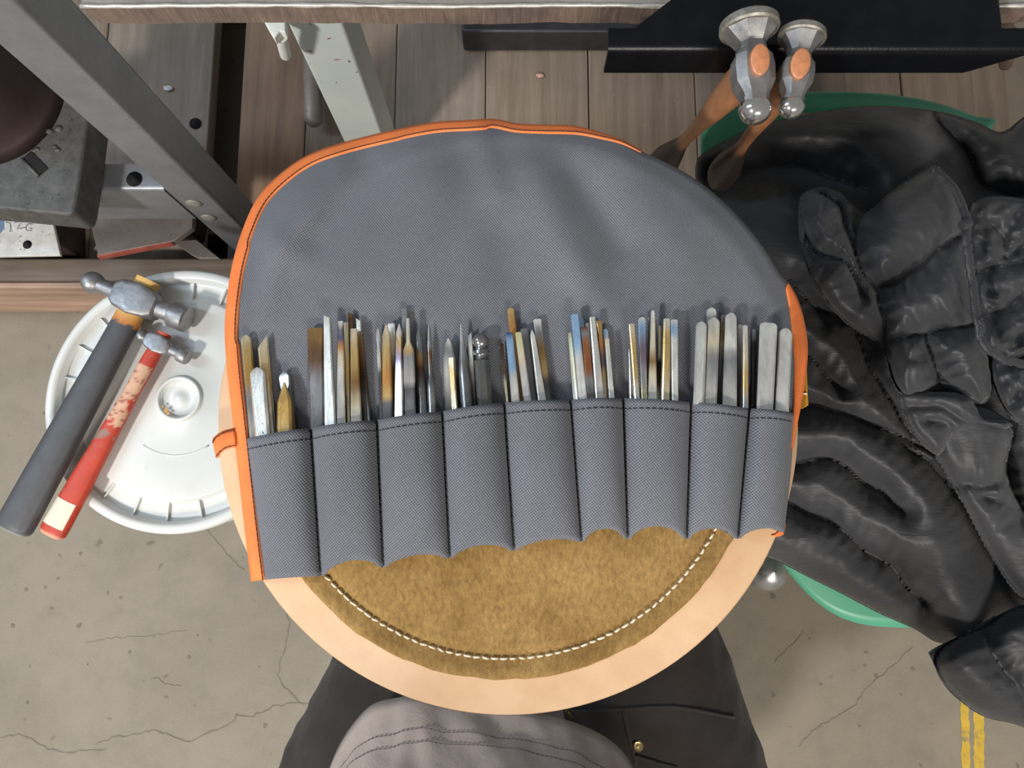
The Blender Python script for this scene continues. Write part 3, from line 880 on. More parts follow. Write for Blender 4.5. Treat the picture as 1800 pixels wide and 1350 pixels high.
for i in range(9):
    nu, nw = 30, 26
    v = [pocket_world(i, a / nu, b / nw) for b in range(nw + 1) for a in range(nu + 1)]
    f = [(b * (nu + 1) + a, b * (nu + 1) + a + 1, (b + 1) * (nu + 1) + a + 1, (b + 1) * (nu + 1) + a) for b in range(nw) for a in range(nu)]
    o = mk('pocket', v, f, M['canvas'], roll)
    m = o.modifiers.new('cloth', 'SOLIDIFY'); m.thickness = 0.0011; m.offset = -1
seam_pts = []
for i in range(1, 9):
    pts = []
    for k in range(31):
        w = 0.07 + 0.92 * k / 30
        pts.append(pocket_world(i, 0.012, w, 0.0008))
    stitches(pts, 0.0030, 0.0010, 0.00035, M['thread_dark'], 'pocket_seam', roll, 0.0001, 0.0001)
hem = []
for i in range(9):
    for k in range(24):
        hem.append(pocket_world(i, k / 24, 0.075, 0.0002))
stitches(hem, 0.0026, 0.0011, 0.00030, M['thread_dark'], 'hem_stitch', roll, 0.0002)
# ================================================================ chasing tools in the pockets
C_ = dict(silver=(206, 204, 198), pale=(222, 220, 212), white=(236, 234, 226), grey=(150, 150, 150), dgrey=(96, 96, 98), gun=(112, 112, 112), black=(44, 42, 42),
          straw=(204, 172, 112), gold=(196, 156, 86), bronze=(150, 116, 72), brown=(112, 84, 60), dbrown=(72, 56, 46), copper=(156, 100, 66), blue=(150, 182, 212), dblue=(74, 92, 138),
          orange=(206, 146, 84), purple=(120, 104, 116), cream=(224, 212, 182), yellow=(214, 206, 160))
POCK = ['the pocket beside the orange loop', 'second pocket from the orange loop', 'third pocket from the orange loop', 'fourth pocket from the orange loop',
        'the middle pocket', 'fourth pocket from the plain end', 'third pocket from the plain end', 'second pocket from the plain end', 'the end pocket beside the strap']
def fit_ext(pocket, B, d, top, hw, want):
    # how far the hidden shank can run down inside its pocket without meeting the cloth or a seam
    i = pocket - 1; best = 3
    for e in range(4, want + 1, 4):
        ok = True
        for sgn in (-1, 1):
            q = B + d * e + Vector((-d.y, d.x)) * (hw * sgn)
            t0, t1, b0, b1_ = SEAM_T[i], SEAM_T[i + 1], SEAM_B[i], SEAM_B[i + 1]
            w = min(0.97, max(0.0, (q.y - 0.5 * (t0[1] + t1[1])) / (0.5 * (b0[1] + b1_[1]) - 0.5 * (t0[1] + t1[1]))))
            xl = t0[0] + (b0[0] - t0[0]) * w; xr = t1[0] + (b1_[0] - t1[0]) * w
            u = (q.x - xl) / (xr - xl)
            if u <= 0.02 or u >= 0.98: ok = False; break
            if PH[i] * pocket_prof(u, SKEW[i]) * (1.0 - 0.45 * w ** 4) + 0.0005 < top: ok = False; break
        if not ok: break
        best = e
    return best
def colour_at(stops, t):
    if t <= stops[0][0]: return lin(C_[stops[0][1]])
    for (a, ca), (b, cb) in zip(stops[:-1], stops[1:]):
        if t <= b:
            k = (t - a) / max(1e-6, b - a); k = k * k * (3 - 2 * k)
            x, y = lin(C_[ca]), lin(C_[cb]); return tuple(x[i] + (y[i] - x[i]) * k for i in range(3))
    return lin(C_[stops[-1][1]])

def tool(pocket, tip, base, w, tiptype, cols, layer, desc, sec='rect', prof=None, name='chasing_tool', ext=112, thk=None, slant=0.0, roll_=None, cat='chasing tool'):
    T = Vector(tip); B = Vector(base); d = (B - T); L = d.length; d = d / L
    wt, wb = w
    mm = 0.447 / F_PX
    wavg = 0.5 * (wt + wb) * mm
    th = thk if thk else (wavg if sec in ('round', 'oct') else min(0.0044, max(0.0024, wavg * 0.75)))
    lift = 0.0016 + th / 2 + (0.0046 if layer else 0.0)
    ext = fit_ext(pocket, B, d, lift + th / 2, wb / 2, ext)
    E = B + d * ext
    zt = cloth_z(T.x, T.y) + lift + 0.0004; ze = cloth_z(E.x, E.y) + lift + 0.0002
    zm = cloth_z(B.x, B.y) + lift
    A3 = unproj(T.x, T.y, zt); E3 = unproj(E.x, E.y, ze)
    ax = (E3 - A3); LEN = ax.length; ax.normalize()
    side = Vector((0, 0, 1)).cross(ax).normalized(); up = ax.cross(side).normalized()
    if up.z < 0: up = -up
    vis = L / (L + ext)
    # stations: t along the visible part 0..1 then hidden end
    ts = []
    tipL = {'round': wt * 0.55, 'point': wt * 1.6, 'flat': 1.2, 'soft': wt * 0.22, 'needle': wt * 4.5, 'slant': 0.8}[tiptype]
    st = []
    if tiptype in ('round', 'soft'):
        for k in range(6):
            s = k / 5.0
            st.append((s * tipL / L, max(0.12, (1 - (1 - s) ** 2) ** 0.5) if tiptype == 'round' else 0.62 + 0.38 * (1 - (1 - s) ** 2) ** 0.5))
    elif tiptype in ('point', 'needle'):
        for k in range(5):
            s = k / 4.0; st.append((s * tipL / L, max(0.06, s ** 0.75 if tiptype == 'point' else 0.08 + 0.92 * s)))
    else:
        st = [(0.0, 0.9), (tipL / L, 1.0)]
    t0 = st[-1][0]
    for k in range(1, 13): st.append((t0 + (1 - t0) * k / 12.0, 1.0))
    st.append((1 / vis, 1.0))
    rolla = roll_ if roll_ is not None else (random.Random(int(tip[0] * 7 + tip[1])).uniform(-0.30, 0.30) if wavg < 0.007 else 0.08)
    cr, sr = math.cos(rolla), math.sin(rolla)
    rings = []; vc = []
    for (t, q) in st:
        wpx = (wt + (wb - wt) * min(1, t))
        if prof:
            pr = prof[-1][1]
            for (a, pa), (b, pb) in zip(prof[:-1], prof[1:]):
                if a <= t <= b: pr = pa + (pb - pa) * (t - a) / max(1e-6, b - a); break
            if t < prof[0][0]: pr = prof[0][1]
            wpx *= pr
        hw = wpx * mm * 0.5 * q
        ht = th * 0.5 * (0.5 + 0.5 * min(1, t / 0.45)) * (0.55 + 0.45 * q)
        if sec in ('round', 'oct'): ht = hw
        p = A3 + ax * (LEN * vis * t)
        ring_ = []
        if sec == 'rect':
            c = (0.36 if wavg < 0.006 else 0.62) * min(hw, ht)
            X = [(-hw, -ht + c), (-hw + c, -ht), (hw - c, -ht), (hw, -ht + c), (hw, ht - c), (hw - c, ht), (-hw + c, ht), (-hw, ht - c)]
        else:
            n = 8 if sec == 'oct' else 14
            ph = math.pi / n
            X = [(hw * math.cos(2 * math.pi * k / n + ph), hw * math.sin(2 * math.pi * k / n + ph)) for k in range(n)]
        for (a, b) in X:
            off = slant * a if t <= (tipL / L + 1e-6) else 0.0
            ring_.append(p + side * (a * cr - b * sr) + up * (a * sr + b * cr) + ax * off)
        rings.append(ring_)
        cc = colour_at(cols, min(1, t)); vc += [cc] * len(ring_)
    v, f = ringloft(rings)
    o = mk(name, v, f, M['steel_attr'], None, True, vc, origin=E3, sharp=28)
    tag(o, desc + ' in ' + POCK[pocket - 1], cat, 'chasing tools in the roll pockets')
    return o, (A3, ax, side, up, LEN * vis, th)

S = 'silver'
TOOLS = [
 # pocket, tip, base, widths, tip, colours, layer, label start, opts
 (1, (432, 589), (450, 770), (17, 20), 'round', [(0, 'cream'), (.15, 'straw'), (.45, 'gold'), (.62, 'grey'), (1, S)], 0, 'long gold and silver tool', {}),
 (1, (462, 600), (477, 765), (18, 17), 'slant', [(0, 'cream'), (.4, 'straw'), (1, 'pale')], 0, 'pale tool with a sharp slanted tip', dict(slant=-1.3)),
 (1, (452, 646), (463, 768), (27, 26), 'round', [(0, S), (.5, 'pale'), (1, 'white')], 1, 'short bright tool with stamped marks', {}),
 (1, (500, 672), (501, 761), (22, 27), 'point', [(0, 'straw'), (.5, 'gold'), (1, 'straw')], 1, 'short gold tool with a narrowing pointed tip', {}),
 (1, (499, 654), (517, 757), (22, 12), 'round', [(0, 'grey'), (.4, 'gun'), (1, 'brown')], 0, 'grey tool half hidden by a gold one', {}),
 (2, (555, 577), (559, 751), (29, 27), 'flat', [(0, 'bronze'), (.3, 'brown'), (.6, 'grey'), (1, 'gun')], 0, 'wide square-ended bronze bar', {}),
 (2, (575, 557), (582, 748), (11, 20), 'slant', [(0, 'white'), (.5, S), (1, 'pale')], 1, 'bright silver bar with a small slanted end', dict(slant=0.6)),
 (2, (599, 565), (600, 745), (9, 14), 'flat', [(0, 'white'), (.05, 'grey'), (.15, 'dblue'), (.24, 'orange'), (.36, 'cream'), (.5, 'pale'), (1, S)], 1, 'slender tool with blue and orange heat bands', dict(prof=[(0, 1.0), (.06, 1.0), (.09, .62), (.14, .95), (.3, 1.0), (1, 1.0)])),
 (2, (609, 567), (613, 743), (9, 6), 'flat', [(0, 'cream'), (.5, 'straw'), (1, 'cream')], 0, 'thin cream flat bar', {}),
 (2, (616, 551), (622, 742), (9, 8), 'slant', [(0, 'brown'), (.5, 'dbrown'), (1, 'brown')], 0, 'tall dark brown bar', dict(slant=0.5)),
 (2, (622, 578), (627, 741), (11, 18), 'flat', [(0, 'cream'), (.3, 'straw'), (.6, 'bronze'), (.85, 'cream'), (1, 'white')], 1, 'straw-coloured tapering bar', {}),
 (2, (630, 562), (645, 738), (8, 15), 'slant', [(0, 'white'), (.2, 'bronze'), (.55, 'dbrown'), (1, 'gun')], 0, 'dark bar with a white ground tip', dict(slant=0.8)),
 (3, (664, 575), (671, 733), (6, 6), 'point', [(0, S), (.4, 'white'), (.55, 'dgrey'), (1, 'gun')], 0, 'thin pointed silver needle tool', dict(prof=[(0, .8), (.15, 1.1), (.25, .5), (.3, 1), (1, 1)])),
 (3, (679, 570), (682, 734), (13, 18), 'point', [(0, 'cream'), (.3, 'straw'), (.6, 'orange'), (.78, 'straw'), (.84, 'gun'), (1, 'dgrey')], 1, 'blunt gold tool with dark grey shank', dict(prof=None)),
 (3, (688, 569), (694, 731), (13, 12), 'flat', [(0, 'white'), (.3, 'pale'), (.5, 'brown'), (1, 'brown')], 0, 'square white-ended tool', {}),
 (3, (702, 569), (702, 731), (10, 16), 'point', [(0, 'pale'), (.2, 'bronze'), (.4, 'purple'), (.6, 'pale'), (1, 'white')], 1, 'silver tool with a leaf-shaped point', {}),
 (3, (711, 543), (718, 730), (10, 11), 'flat', [(0, 'grey'), (1, 'dgrey')], 0, 'tall plain grey bar', dict(slant=0.25)),
 (3, (717, 560), (722, 728), (15, 18), 'flat', [(0, 'pale'), (.28, 'cream'), (.33, 'straw'), (.38, 'grey'), (.7, S), (.74, 'gun'), (1, 'grey')], 1, 'stepped punch with thick block and thin tip', dict(prof=[(0, .38), (.26, .42), (.29, 1.1), (.72, 1.1), (.75, .95), (1, 1.0)])),
 (3, (735, 575), (743, 728), (12, 17), 'point', [(0, 'grey'), (.3, 'gun'), (.36, 'bronze'), (.5, 'dbrown'), (.8, 'gun'), (1, 'grey')], 0, 'dark punch with a blunt conical point', dict(sec='round')),
 (3, (753, 572), (760, 726), (11, 14), 'needle', [(0, S), (.28, 'grey'), (.32, 'brown'), (.6, 'gun'), (1, 'grey')], 0, 'dark punch with a long needle point', dict(sec='round', prof=[(0, .8), (.28, .9), (.30, .7), (.62, .7), (.68, 1.1), (1, 1.1)])),
 (4, (788, 595), (794, 724), (21, 20), 'point', [(0, 'white'), (.15, 'grey'), (.5, 'pale'), (1, 'gun')], 0, 'square grey bar behind the gold rod', dict(prof=[(0, 1.8), (.04, 1.5), (.2, 1.0), (1, 1)])),
 (4, (793, 628), (800, 723), (9, 10), 'soft', [(0, 'cream'), (.3, 'straw'), (1, 'cream')], 1, 'short slim straw-gold rod', {}),
 (4, (810, 570), (822, 720), (20, 23), 'needle', [(0, 'pale'), (.3, 'grey'), (.5, 'gun'), (1, 'gun')], 0, 'thick grey pencil-pointed centre punch', dict(sec='round', prof=[(0, .9), (.4, 1), (1, 1)])),
 (4, (826, 587), (834, 718), (8, 9), 'slant', [(0, 'grey'), (.2, 'pale'), (1, 'dgrey')], 0, 'narrow grey bar behind the ball-headed punch', dict(slant=-1.0, thk=0.003)),
 (5, (882, 604), (892, 711), (5, 5), 'flat', [(0, 'dbrown'), (.5, 'brown'), (.7, 'cream'), (1, 'cream')], 0, 'very thin dark brown strip', {}),
 (5, (895, 585), (907, 710), (12, 14), 'soft', [(0, 'dblue'), (.12, 'blue'), (.5, 'blue'), (.65, S), (1, 'pale')], 1, 'blue-tempered flat tool', {}),
 (5, (897, 541), (918, 709), (12, 12), 'round', [(0, 'straw'), (.25, 'orange'), (.4, 'bronze'), (1, 'brown')], 0, 'tall tan round-tipped tool', {}),
 (5, (911, 584), (928, 708), (11, 13), 'soft', [(0, 'yellow'), (.4, 'cream'), (.6, S), (1, S)], 1, 'pale yellow flat tool', {}),
 (5, (921, 578), (938, 708), (13, 11), 'flat', [(0, 'grey'), (.2, 'gun'), (1, 'gun')], 0, 'square grey-ended tool behind the yellow one', {}),
 (5, (933, 583), (946, 706), (5, 6), 'point', [(0, 'white'), (.5, S), (1, 'dgrey')], 0, 'thin silver blade', {}),
 (5, (935, 580), (953, 705), (7, 14), 'point', [(0, 'white'), (.4, S), (1, 'pale')], 1, 'silver tool tapering to a fine point', {}),
 (5, (944, 561), (964, 704), (14, 10), 'soft', [(0, 'white'), (.15, 'grey'), (.4, 'bronze'), (.65, 'straw'), (.8, 'dgrey'), (1, 'gun')], 0, 'bronze tool with a white ground square tip', {}),
 (6, (1002, 585), (1012, 702), (7, 9), 'flat', [(0, 'yellow'), (.5, 'cream'), (1, 'pale')], 0, 'narrow yellowish silver bar', {}),
 (6, (1010, 552), (1025, 701), (13, 15), 'soft', [(0, 'blue'), (.35, 'blue'), (.6, 'pale'), (1, 'white')], 1, 'tall pale blue bar', {}),
 (6, (1021, 560), (1030, 700), (10, 9), 'round', [(0, 'blue'), (.3, 'blue'), (1, 'grey')], 0, 'rounded blue tool behind a taller one', {}),
 (6, (1026, 575), (1039, 700), (12, 14), 'flat', [(0, 'brown'), (.12, 'grey'), (.2, 'copper'), (.65, 'copper'), (.72, 'grey'), (1, 'gun')], 1, 'copper-brown tool with a small square head', dict(prof=[(0, 1.05), (.09, 1.05), (.12, .8), (.18, .9), (.3, 1), (1, 1)])),
 (6, (1032, 568), (1044, 699), (6, 6), 'soft', [(0, 'pale'), (1, 'grey')], 0, 'narrow silver tool behind a copper one', {}),
 (6, (1041, 557), (1054, 699), (9, 15), 'soft', [(0, 'pale'), (.3, S), (1, 'pale')], 1, 'tall bright tapering bar with file marks', {}),
 (6, (1053, 564), (1064, 698), (11, 8), 'flat', [(0, 'straw'), (.35, 'orange'), (.48, 'purple'), (.62, 'purple'), (.7, 'straw'), (1, 'cream')], 0, 'gold tool with a purple heat band', dict(prof=[(0, 1.1), (.06, 1.0), (.1, .68), (.6, .8), (1, 1)])),
 (6, (1064, 578), (1071, 698), (9, 7), 'round', [(0, 'blue'), (.3, S), (1, 'grey')], 0, 'small round blue-tipped tool', {}),
 (6, (1067, 595), (1075, 698), (7, 9), 'soft', [(0, 'cream'), (.3, 'pale'), (1, 'white')], 1, 'short cream bar last in row', {}),
 (7, (1107, 614), (1109, 700), (5, 5), 'soft', [(0, 'grey'), (1, 'white')], 0, 'short thin silver strip', {}),
 (7, (1110, 569), (1119, 699), (10, 10), 'soft', [(0, 'cream'), (.3, 'straw'), (.7, 'straw'), (1, 'white')], 1, 'leaning straw-coloured bar', {}),
 (7, (1128, 557), (1132, 699), (13, 9), 'round', [(0, 'pale'), (.1, 'blue'), (.4, 'purple'), (.8, 'grey'), (1, 'yellow')], 1, 'round-tipped bluish tool with file marks', {}),
 (7, (1141, 558), (1143, 700), (4, 8), 'soft', [(0, 'grey'), (.6, 'purple'), (1, 'straw')], 0, 'thin grey-purple strip', {}),
 (7, (1148, 545), (1147, 701), (7, 15), 'round', [(0, 'pale'), (.4, 'cream'), (.6, 'bronze'), (.75, 'cream'), (1, 'pale')], 1, 'tallest slender tool with a widening shank', dict(prof=[(0, .9), (.45, .95), (.65, 1), (1, 1)])),
 (7, (1160, 573), (1158, 701), (5, 7), 'flat', [(0, 'cream'), (.4, 'cream'), (.5, 'black'), (.8, 'dbrown'), (1, 'pale')], 0, 'narrow cream strip with a dark lower half', {}),
 (7, (1172, 560), (1169, 703), (11, 14), 'soft', [(0, 'pale'), (.2, 'straw'), (.6, 'straw'), (1, 'cream')], 1, 'broad light gold bar', {}),
 (7, (1185, 562), (1186, 704), (12, 11), 'soft', [(0, 'white'), (.06, 'blue'), (.16, 'blue'), (.25, 'pale'), (1, 'white')], 1, 'white bar with a blue band', {}),
 (8, (1251, 541), (1245, 708), (17, 16), 'round', [(0, 'pale'), (.2, 'grey'), (1, 'grey')], 0, 'tall silver tool behind two rounded ones', {}),
 (8, (1233, 565), (1228, 708), (18, 18), 'round', [(0, S), (.3, 'pale'), (.8, S), (1, 'white')], 1, 'round-tipped silver tool next to the seam', {}),
 (8, (1255, 558), (1248, 709), (20, 22), 'round', [(0, S), (.3, 'cream'), (.5, 'grey'), (1, S)], 1, 'silver tool with a faint gold blush', {}),
 (8, (1272, 554), (1266, 711), (9, 9), 'soft', [(0, 'grey'), (.2, 'straw'), (.35, 'cream'), (.5, 'grey'), (1, 'gun')], 0, 'narrow tool with a gold band', {}),
 (8, (1285, 550), (1282, 712), (19, 24), 'round', [(0, S), (.35, 'white'), (.5, 'grey'), (1, S)], 1, 'widest polished silver tool', {}),
 (8, (1301, 571), (1301, 714), (9, 10), 'soft', [(0, 'pale'), (.3, 'grey'), (.7, 'dgrey'), (1, 'gun')], 0, 'narrow mirror-dark tool', {}),
 (8, (1310, 572), (1310, 714), (8, 10), 'soft', [(0, 'pale'), (.3, 'cream'), (.7, 'straw'), (1, 'grey')], 1, 'narrow cream-gold tool', {}),
 (9, (1325, 579), (1324, 716), (7, 12), 'soft', [(0, 'grey'), (.2, 'black'), (1, 'black')], 0, 'narrow black steel tool', {}),
 (9, (1351, 568), (1344, 718), (30, 27), 'soft', [(0, 'pale'), (.4, S), (1, S)], 1, 'very wide flat silver tool', {}),
 (9, (1381, 577), (1374, 722), (24, 23), 'round', [(0, 'pale'), (.3, S), (1, 'pale')], 1, 'wide silver tool with round tip', {}),
]
for i, (pk, tp, bs, w, tt, cols, ly, desc, op) in enumerate(TOOLS):
    o, info = tool(pk, tp, bs, w, tt, cols, ly, desc, **op)
    if 'stamped' in desc:
        A3, ax, side, up, LV, th = info
        for (t, s_, L_) in ((0.70, -.25, .0012), (0.82, -.2, .0010), (0.95, -.18, .0016)):
            c = A3 + ax * LV * t + side * s_ * -0.006 + up * (th * 0.5 + 0.0001)
            v = [c + ax * a_ + side * b_ for a_, b_ in ((-L_ * .5, -.0007), (L_ * .5, -.0004), (L_ * .4, .0007), (-L_ * .5, .0004))]
            mk('stamped_mark', v, [(0, 1, 2, 3)], M['stamp'], o, smooth=False)

# ball-headed dark punch in the fourth pocket
def ball_punch():
    T, B = Vector((844, 585)), Vector((853, 717))
    mm = 0.447 / F_PX; d = (B - T).normalized(); E = B + d * 110
    R = 14 * mm
    z0 = cloth_z(T.x, T.y) + R + 0.0012; z1 = cloth_z(E.x, E.y) + 12 * mm + 0.0012
    A3 = unproj(T.x, T.y, z0); E3 = unproj(E.x, E.y, z1)
    ax = E3 - A3; LEN = ax.length; ax.normalize()
    side = Vector((0, 0, 1)).cross(ax).normalized(); up = ax.cross(side)
    root = empty('ball_punch', E3, 'dark octagonal punch with ball head in ' + POCK[3], 'punch', 'chasing tools in the roll pockets')
    def ringset(pr, n):
        return [[A3 + ax * (s * mm) + (side * math.cos(2 * math.pi * k / n + math.pi / n) + up * math.sin(2 * math.pi * k / n + math.pi / n)) * (r * mm) for k in range(n)] for s, r in pr]
    ball = [(0.2 + 14 * (1 - math.cos(a)), 14 * math.sin(a)) for a in [0.08 + k * 0.26 for k in range(10)]]
    ball += [(28.5, 9.6), (31, 9.4)]
    v, f = ringloft(ringset(ball, 24)); c = [lin((126, 124, 122))] * len(v)
    mk('ball_head', v, f, M['steel_attr'], root, True, c, sharp=50)
    v, f = ringloft(ringset([(30.5, 11), (31.5, 14), (37, 14.2), (38, 12), (40, 10.4), (46, 10.2), (48, 12)], 24)); c = [lin((112, 111, 110))] * len(v)
    mk('collar', v, f, M['steel_attr'], root, True, c, sharp=40)
    tot = LEN / mm
    v, f = ringloft(ringset([(47.5, 12.4), (49, 14.2), (130, 13.6), (tot, 13.0)], 8)); c = [lin((104, 103, 100))] * len(v)
    mk('octagonal_shank', v, f, M['steel_attr'], root, True, c, sharp=20)
ball_punch()

# ================================================================ bucket with lid
LZ = 0.39
LC = unproj(312, 700, LZ)
LR = (unproj(312 - 235, 700, LZ) - LC).length
bucket = empty('plastic_bucket', (LC.x, LC.y, 0), 'white plastic bucket closed by a ribbed lid, hammers lying on top', 'bucket')
v, f = lathe([(0.0, 0.0), (0.0, LR - 0.030), (0.004, LR - 0.026), (LZ - 0.060, LR - 0.013), (LZ - 0.058, LR - 0.005), (LZ - 0.052, LR - 0.005), (LZ - 0.050, LR - 0.012), (LZ - 0.022, LR - 0.010), (LZ - 0.022, 0.0)], (LC.x, LC.y, 0), seg=80, cap=False)
mk('body', v, f, M['plastic'], bucket, sharp=40)
prof = [(-0.021, LR - 0.008), (-0.020, LR - 0.003), (-0.006, LR), (-0.002, LR - 0.001), (0.0, LR - 0.004), (0.0002, LR - 0.009), (-0.002, LR - 0.0125), (-0.0105, LR - 0.0145), (-0.0115, LR - 0.017), (-0.0115, LR - 0.032), (-0.0105, LR - 0.0345), (-0.0050, LR - 0.0365), (-0.0042, LR - 0.039),
        (-0.0045, 0.062), (-0.0050, 0.0285), (-0.0042, 0.0272), (-0.0020, 0.0262), (-0.0010, 0.0252), (-0.0010, 0.0235), (-0.0022, 0.0222), (-0.0062, 0.0210), (-0.0064, 0.0075), (-0.0052, 0.0062), (-0.0050, 0.0)]
v, f = lathe(prof, LC, seg=128, cap=False)
lid = mk('lid', v, f, M['plastic'], bucket)
for k in range(22):
    a = 2 * math.pi * k / 22 + 0.1
    d = Vector((math.cos(a), math.sin(a), 0)); s = Vector((-d.y, d.x, 0))
    c0, c1 = LC + d * (LR - 0.0350), LC + d * (LR - 0.0135)
    hw = 0.0006
    z0, z1 = -0.0116, -0.0078
    v = [c0 + s * hw, c0 - s * hw, c1 - s * hw, c1 + s * hw]
    vv = [p + Vector((0, 0, z0)) for p in v] + [p + Vector((0, 0, z1)) for p in v]
    mk('rib', vv, [(0, 1, 2, 3), (4, 5, 6, 7), (0, 1, 5, 4), (1, 2, 6, 5), (2, 3, 7, 6), (3, 0, 4, 7)], M['plastic'], lid, smooth=False)
# raised arc on the lid and the rust stain by the boss
arc = [LC + Vector((math.cos(a) * 0.066, math.sin(a) * 0.066, -0.0046)) for a in [math.radians(-125 + 5 * k) for k in range(15)]]
v, f = tube(arc, 0.0012, 6, 0.7); mk('moulded_arc', v, f, M['plastic'], lid)
rr = random.Random(3)
for (x, y, r) in ((293, 722, 0.0042), (297, 727, 0.0028), (288, 715, 0.0022)):
    c = unproj(x, y, LZ - 0.0034); c.z = LZ - 0.0008 if abs(r - .0042) < 1e-6 else LZ - 0.0010
    pts = [c + Vector((math.cos(a), math.sin(a), 0)) * r * rr.uniform(0.6, 1.1) * 0.75 + Vector((0, 0, 0.0002)) for a in [k * math.pi / 6 for k in range(12)]]
    mk('rust_stain', pts, [tuple(range(12))], M['rust_stain'], lid, smooth=False)

# ---------------------------------------------------------------- ball peen hammers on the lid
def loft_axis(c, ax, s, u, prof, n=24, square=0.0):
    """prof: (t, rs, ru, sq) along ax; superellipse section"""
    rings = []
    for q in prof:
        t, rs, ru = q[0], q[1], q[2]; e = q[3] if len(q) > 3 else 2.0
        r_ = []
        for k in range(n):
            a = 2 * math.pi * k / n + math.pi / n
            ca, sa = math.cos(a), math.sin(a)
            x = math.copysign(abs(ca) ** (2 / e), ca) * rs; y = math.copysign(abs(sa) ** (2 / e), sa) * ru
            r_.append(c + ax * t + s * x + u * y)
        rings.append(r_)
    return rings

def ball_peen(name, label, headA, headB, hEnd, eye, zc, scale_px, hw, colfn, group=None, sticker=None):
    """headA = ball end px, headB = face px, eye px, hEnd = handle butt px"""
    A, B = unproj(*headA, zc), unproj(*headB, zc)
    E0 = unproj(*eye, zc); H = unproj(*hEnd, zc - 0.002)
    ax = (B - A); L = ax.length; ax.normalize()
    ha = (H - E0); HL = ha.length; ha.normalize()
    u = Vector((0, 0, 1)); s = u.cross(ax).normalized()
    root = empty(name, E0, label, 'hammer', group)
    R = scale_px
    te = (E0 - A).dot(ax)      # eye position along the head
    pr = []
    rb = R * 0.88
    for k in range(8):
        a = 0.10 + (2.2 - 0.10) * k / 7
        pr.append((rb - rb * math.cos(a), rb * math.sin(a), rb * math.sin(a)))
    tn = pr[-1][0]
    body0, body1 = te - R * 1.75, te + R * 1.75
    pr += [(tn + 0.002, rb * 0.66, rb * 0.66), (body0 - 0.002, rb * 0.72, rb * 0.72), (body0, R * 0.86, R * 0.90, 5.0), (body0 + R * 0.45, R * 1.10, R * 1.0, 9.0), (te, R * 1.32, R * 1.0, 9.0), (body1 - R * 0.45, R * 1.10, R * 1.0, 9.0), (body1, R * 0.86, R * 0.90, 5.0),
           (body1 + 0.002, R * 0.70, R * 0.70), (L - R * 1.55, R * 0.70, R * 0.70), (L - R * 1.40, R * 0.98, R * 0.98), (L - R * 1.25, R * 1.04, R * 1.04), (L - 0.0022, R * 1.04, R * 1.04), (L - 0.0006, R * 0.94, R * 0.94), (L, R * 0.82, R * 0.82)]
    v, f = ringloft(loft_axis(A, ax, s, u, pr))
    mk('head', v, f, M['forged'], root, sharp=32)
    # handle
    hs = u.cross(ha).normalized()
    n = 20; rings = []; vc = []; N = 110
    x0 = -R * 1.75
    for i in range(N + 1):
        t = i / N
        p = E0 + ha * (x0 + (HL - x0) * t)
        w = np.interp(t, [0, .06, .10, .16, .3, .5, .75, .95, .985, 1], hw[0]); h = np.interp(t, [0, .06, .10, .16, .3, .5, .75, .95, .985, 1], hw[1])
        for k in range(n):
            a = 2 * math.pi * k / n
            ca, sa = math.cos(a), math.sin(a)
            v_ = p + hs * math.copysign(abs(ca) ** 0.8, ca) * w + u * math.copysign(abs(sa) ** 0.8, sa) * h
            if i == N: v_ = p + hs * math.copysign(abs(ca) ** 0.8, ca) * w * .98 + u * math.copysign(abs(sa) ** 0.8, sa) * h * .98
            rings.append(v_); vc.append(colfn(t, a))
    v, f = ringloft([rings[i * n:(i + 1) * n] for i in range(N + 1)])
    ho = mk('handle', v, f, M['handle_attr'], root, True, vc, sharp=50)
    if sticker:
        t0, t1 = sticker
        sv = []; sf = []
        m = 12; cN = 7
        for i in range(m + 1):
            t = t0 + (t1 - t0) * i / m
            p = E0 + ha * (x0 + (HL - x0) * t)
            w = np.interp(t, [0, .06, .10, .16, .3, .5, .75, .95, .985, 1], hw[0]) + 0.0003; h = np.interp(t, [0, .06, .10, .16, .3, .5, .75, .95, .985, 1], hw[1]) + 0.0003
            for k in range(cN):
                a = math.radians(40 + 125 * k / (cN - 1))
                ca, sa = math.cos(a), math.sin(a)
                sv.append(p + hs * math.copysign(abs(ca) ** 0.8, ca) * w * -sticker_sign + u * math.copysign(abs(sa) ** 0.8, sa) * h)
            if i:
                for k in range(cN - 1): sf.append(((i - 1) * cN + k, (i - 1) * cN + k + 1, i * cN + k + 1, i * cN + k))
        so = mk('sticker', sv, sf, M['sticker'], ho)
    return root
sticker_sign = -1
def col_big(t, a):
    j = 0.018 * noise.noise(Vector((a * 2.2, 3.3, 0))) + 0.01 * noise.noise(Vector((a * 7, 1.3, 0)))
    if t < 0.185 + j:
        k = max(0, min(1, (t - 0.13 - j) / 0.05)); c0 = lin((214, 170, 96)); c1 = lin((196, 122, 52))
        return tuple(c0[i] + (c1[i] - c0[i]) * k for i in range(3))
    if t > 0.992: return lin((140, 138, 134))
    return lin((74, 74, 76))
def col_red(t, a):
    n1 = noise.noise(Vector((t * 16, a * 0.9, 4.0))); n2 = noise.noise(Vector((t * 60, a * 2.0, 9.0)))
    side_ = math.sin(a)
    if t > 0.99: return lin((206, 150, 120))
    if 0.17 < t < 0.47 and side_ > 0.15 and (n1 + 0.4 * n2) > -0.28 - (0.2 if t < .30 else 0.0): 
        return lin((214, 168, 136)) if n2 > -0.25 else lin((166, 96, 72))
    if 0.40 < t < 0.55 and side_ > 0.3 and n1 > 0.05: return lin((150, 112, 96))
    if n2 > 0.55: return lin((168, 90, 70))
    return lin((188, 62, 38))
bigR = 0.0148
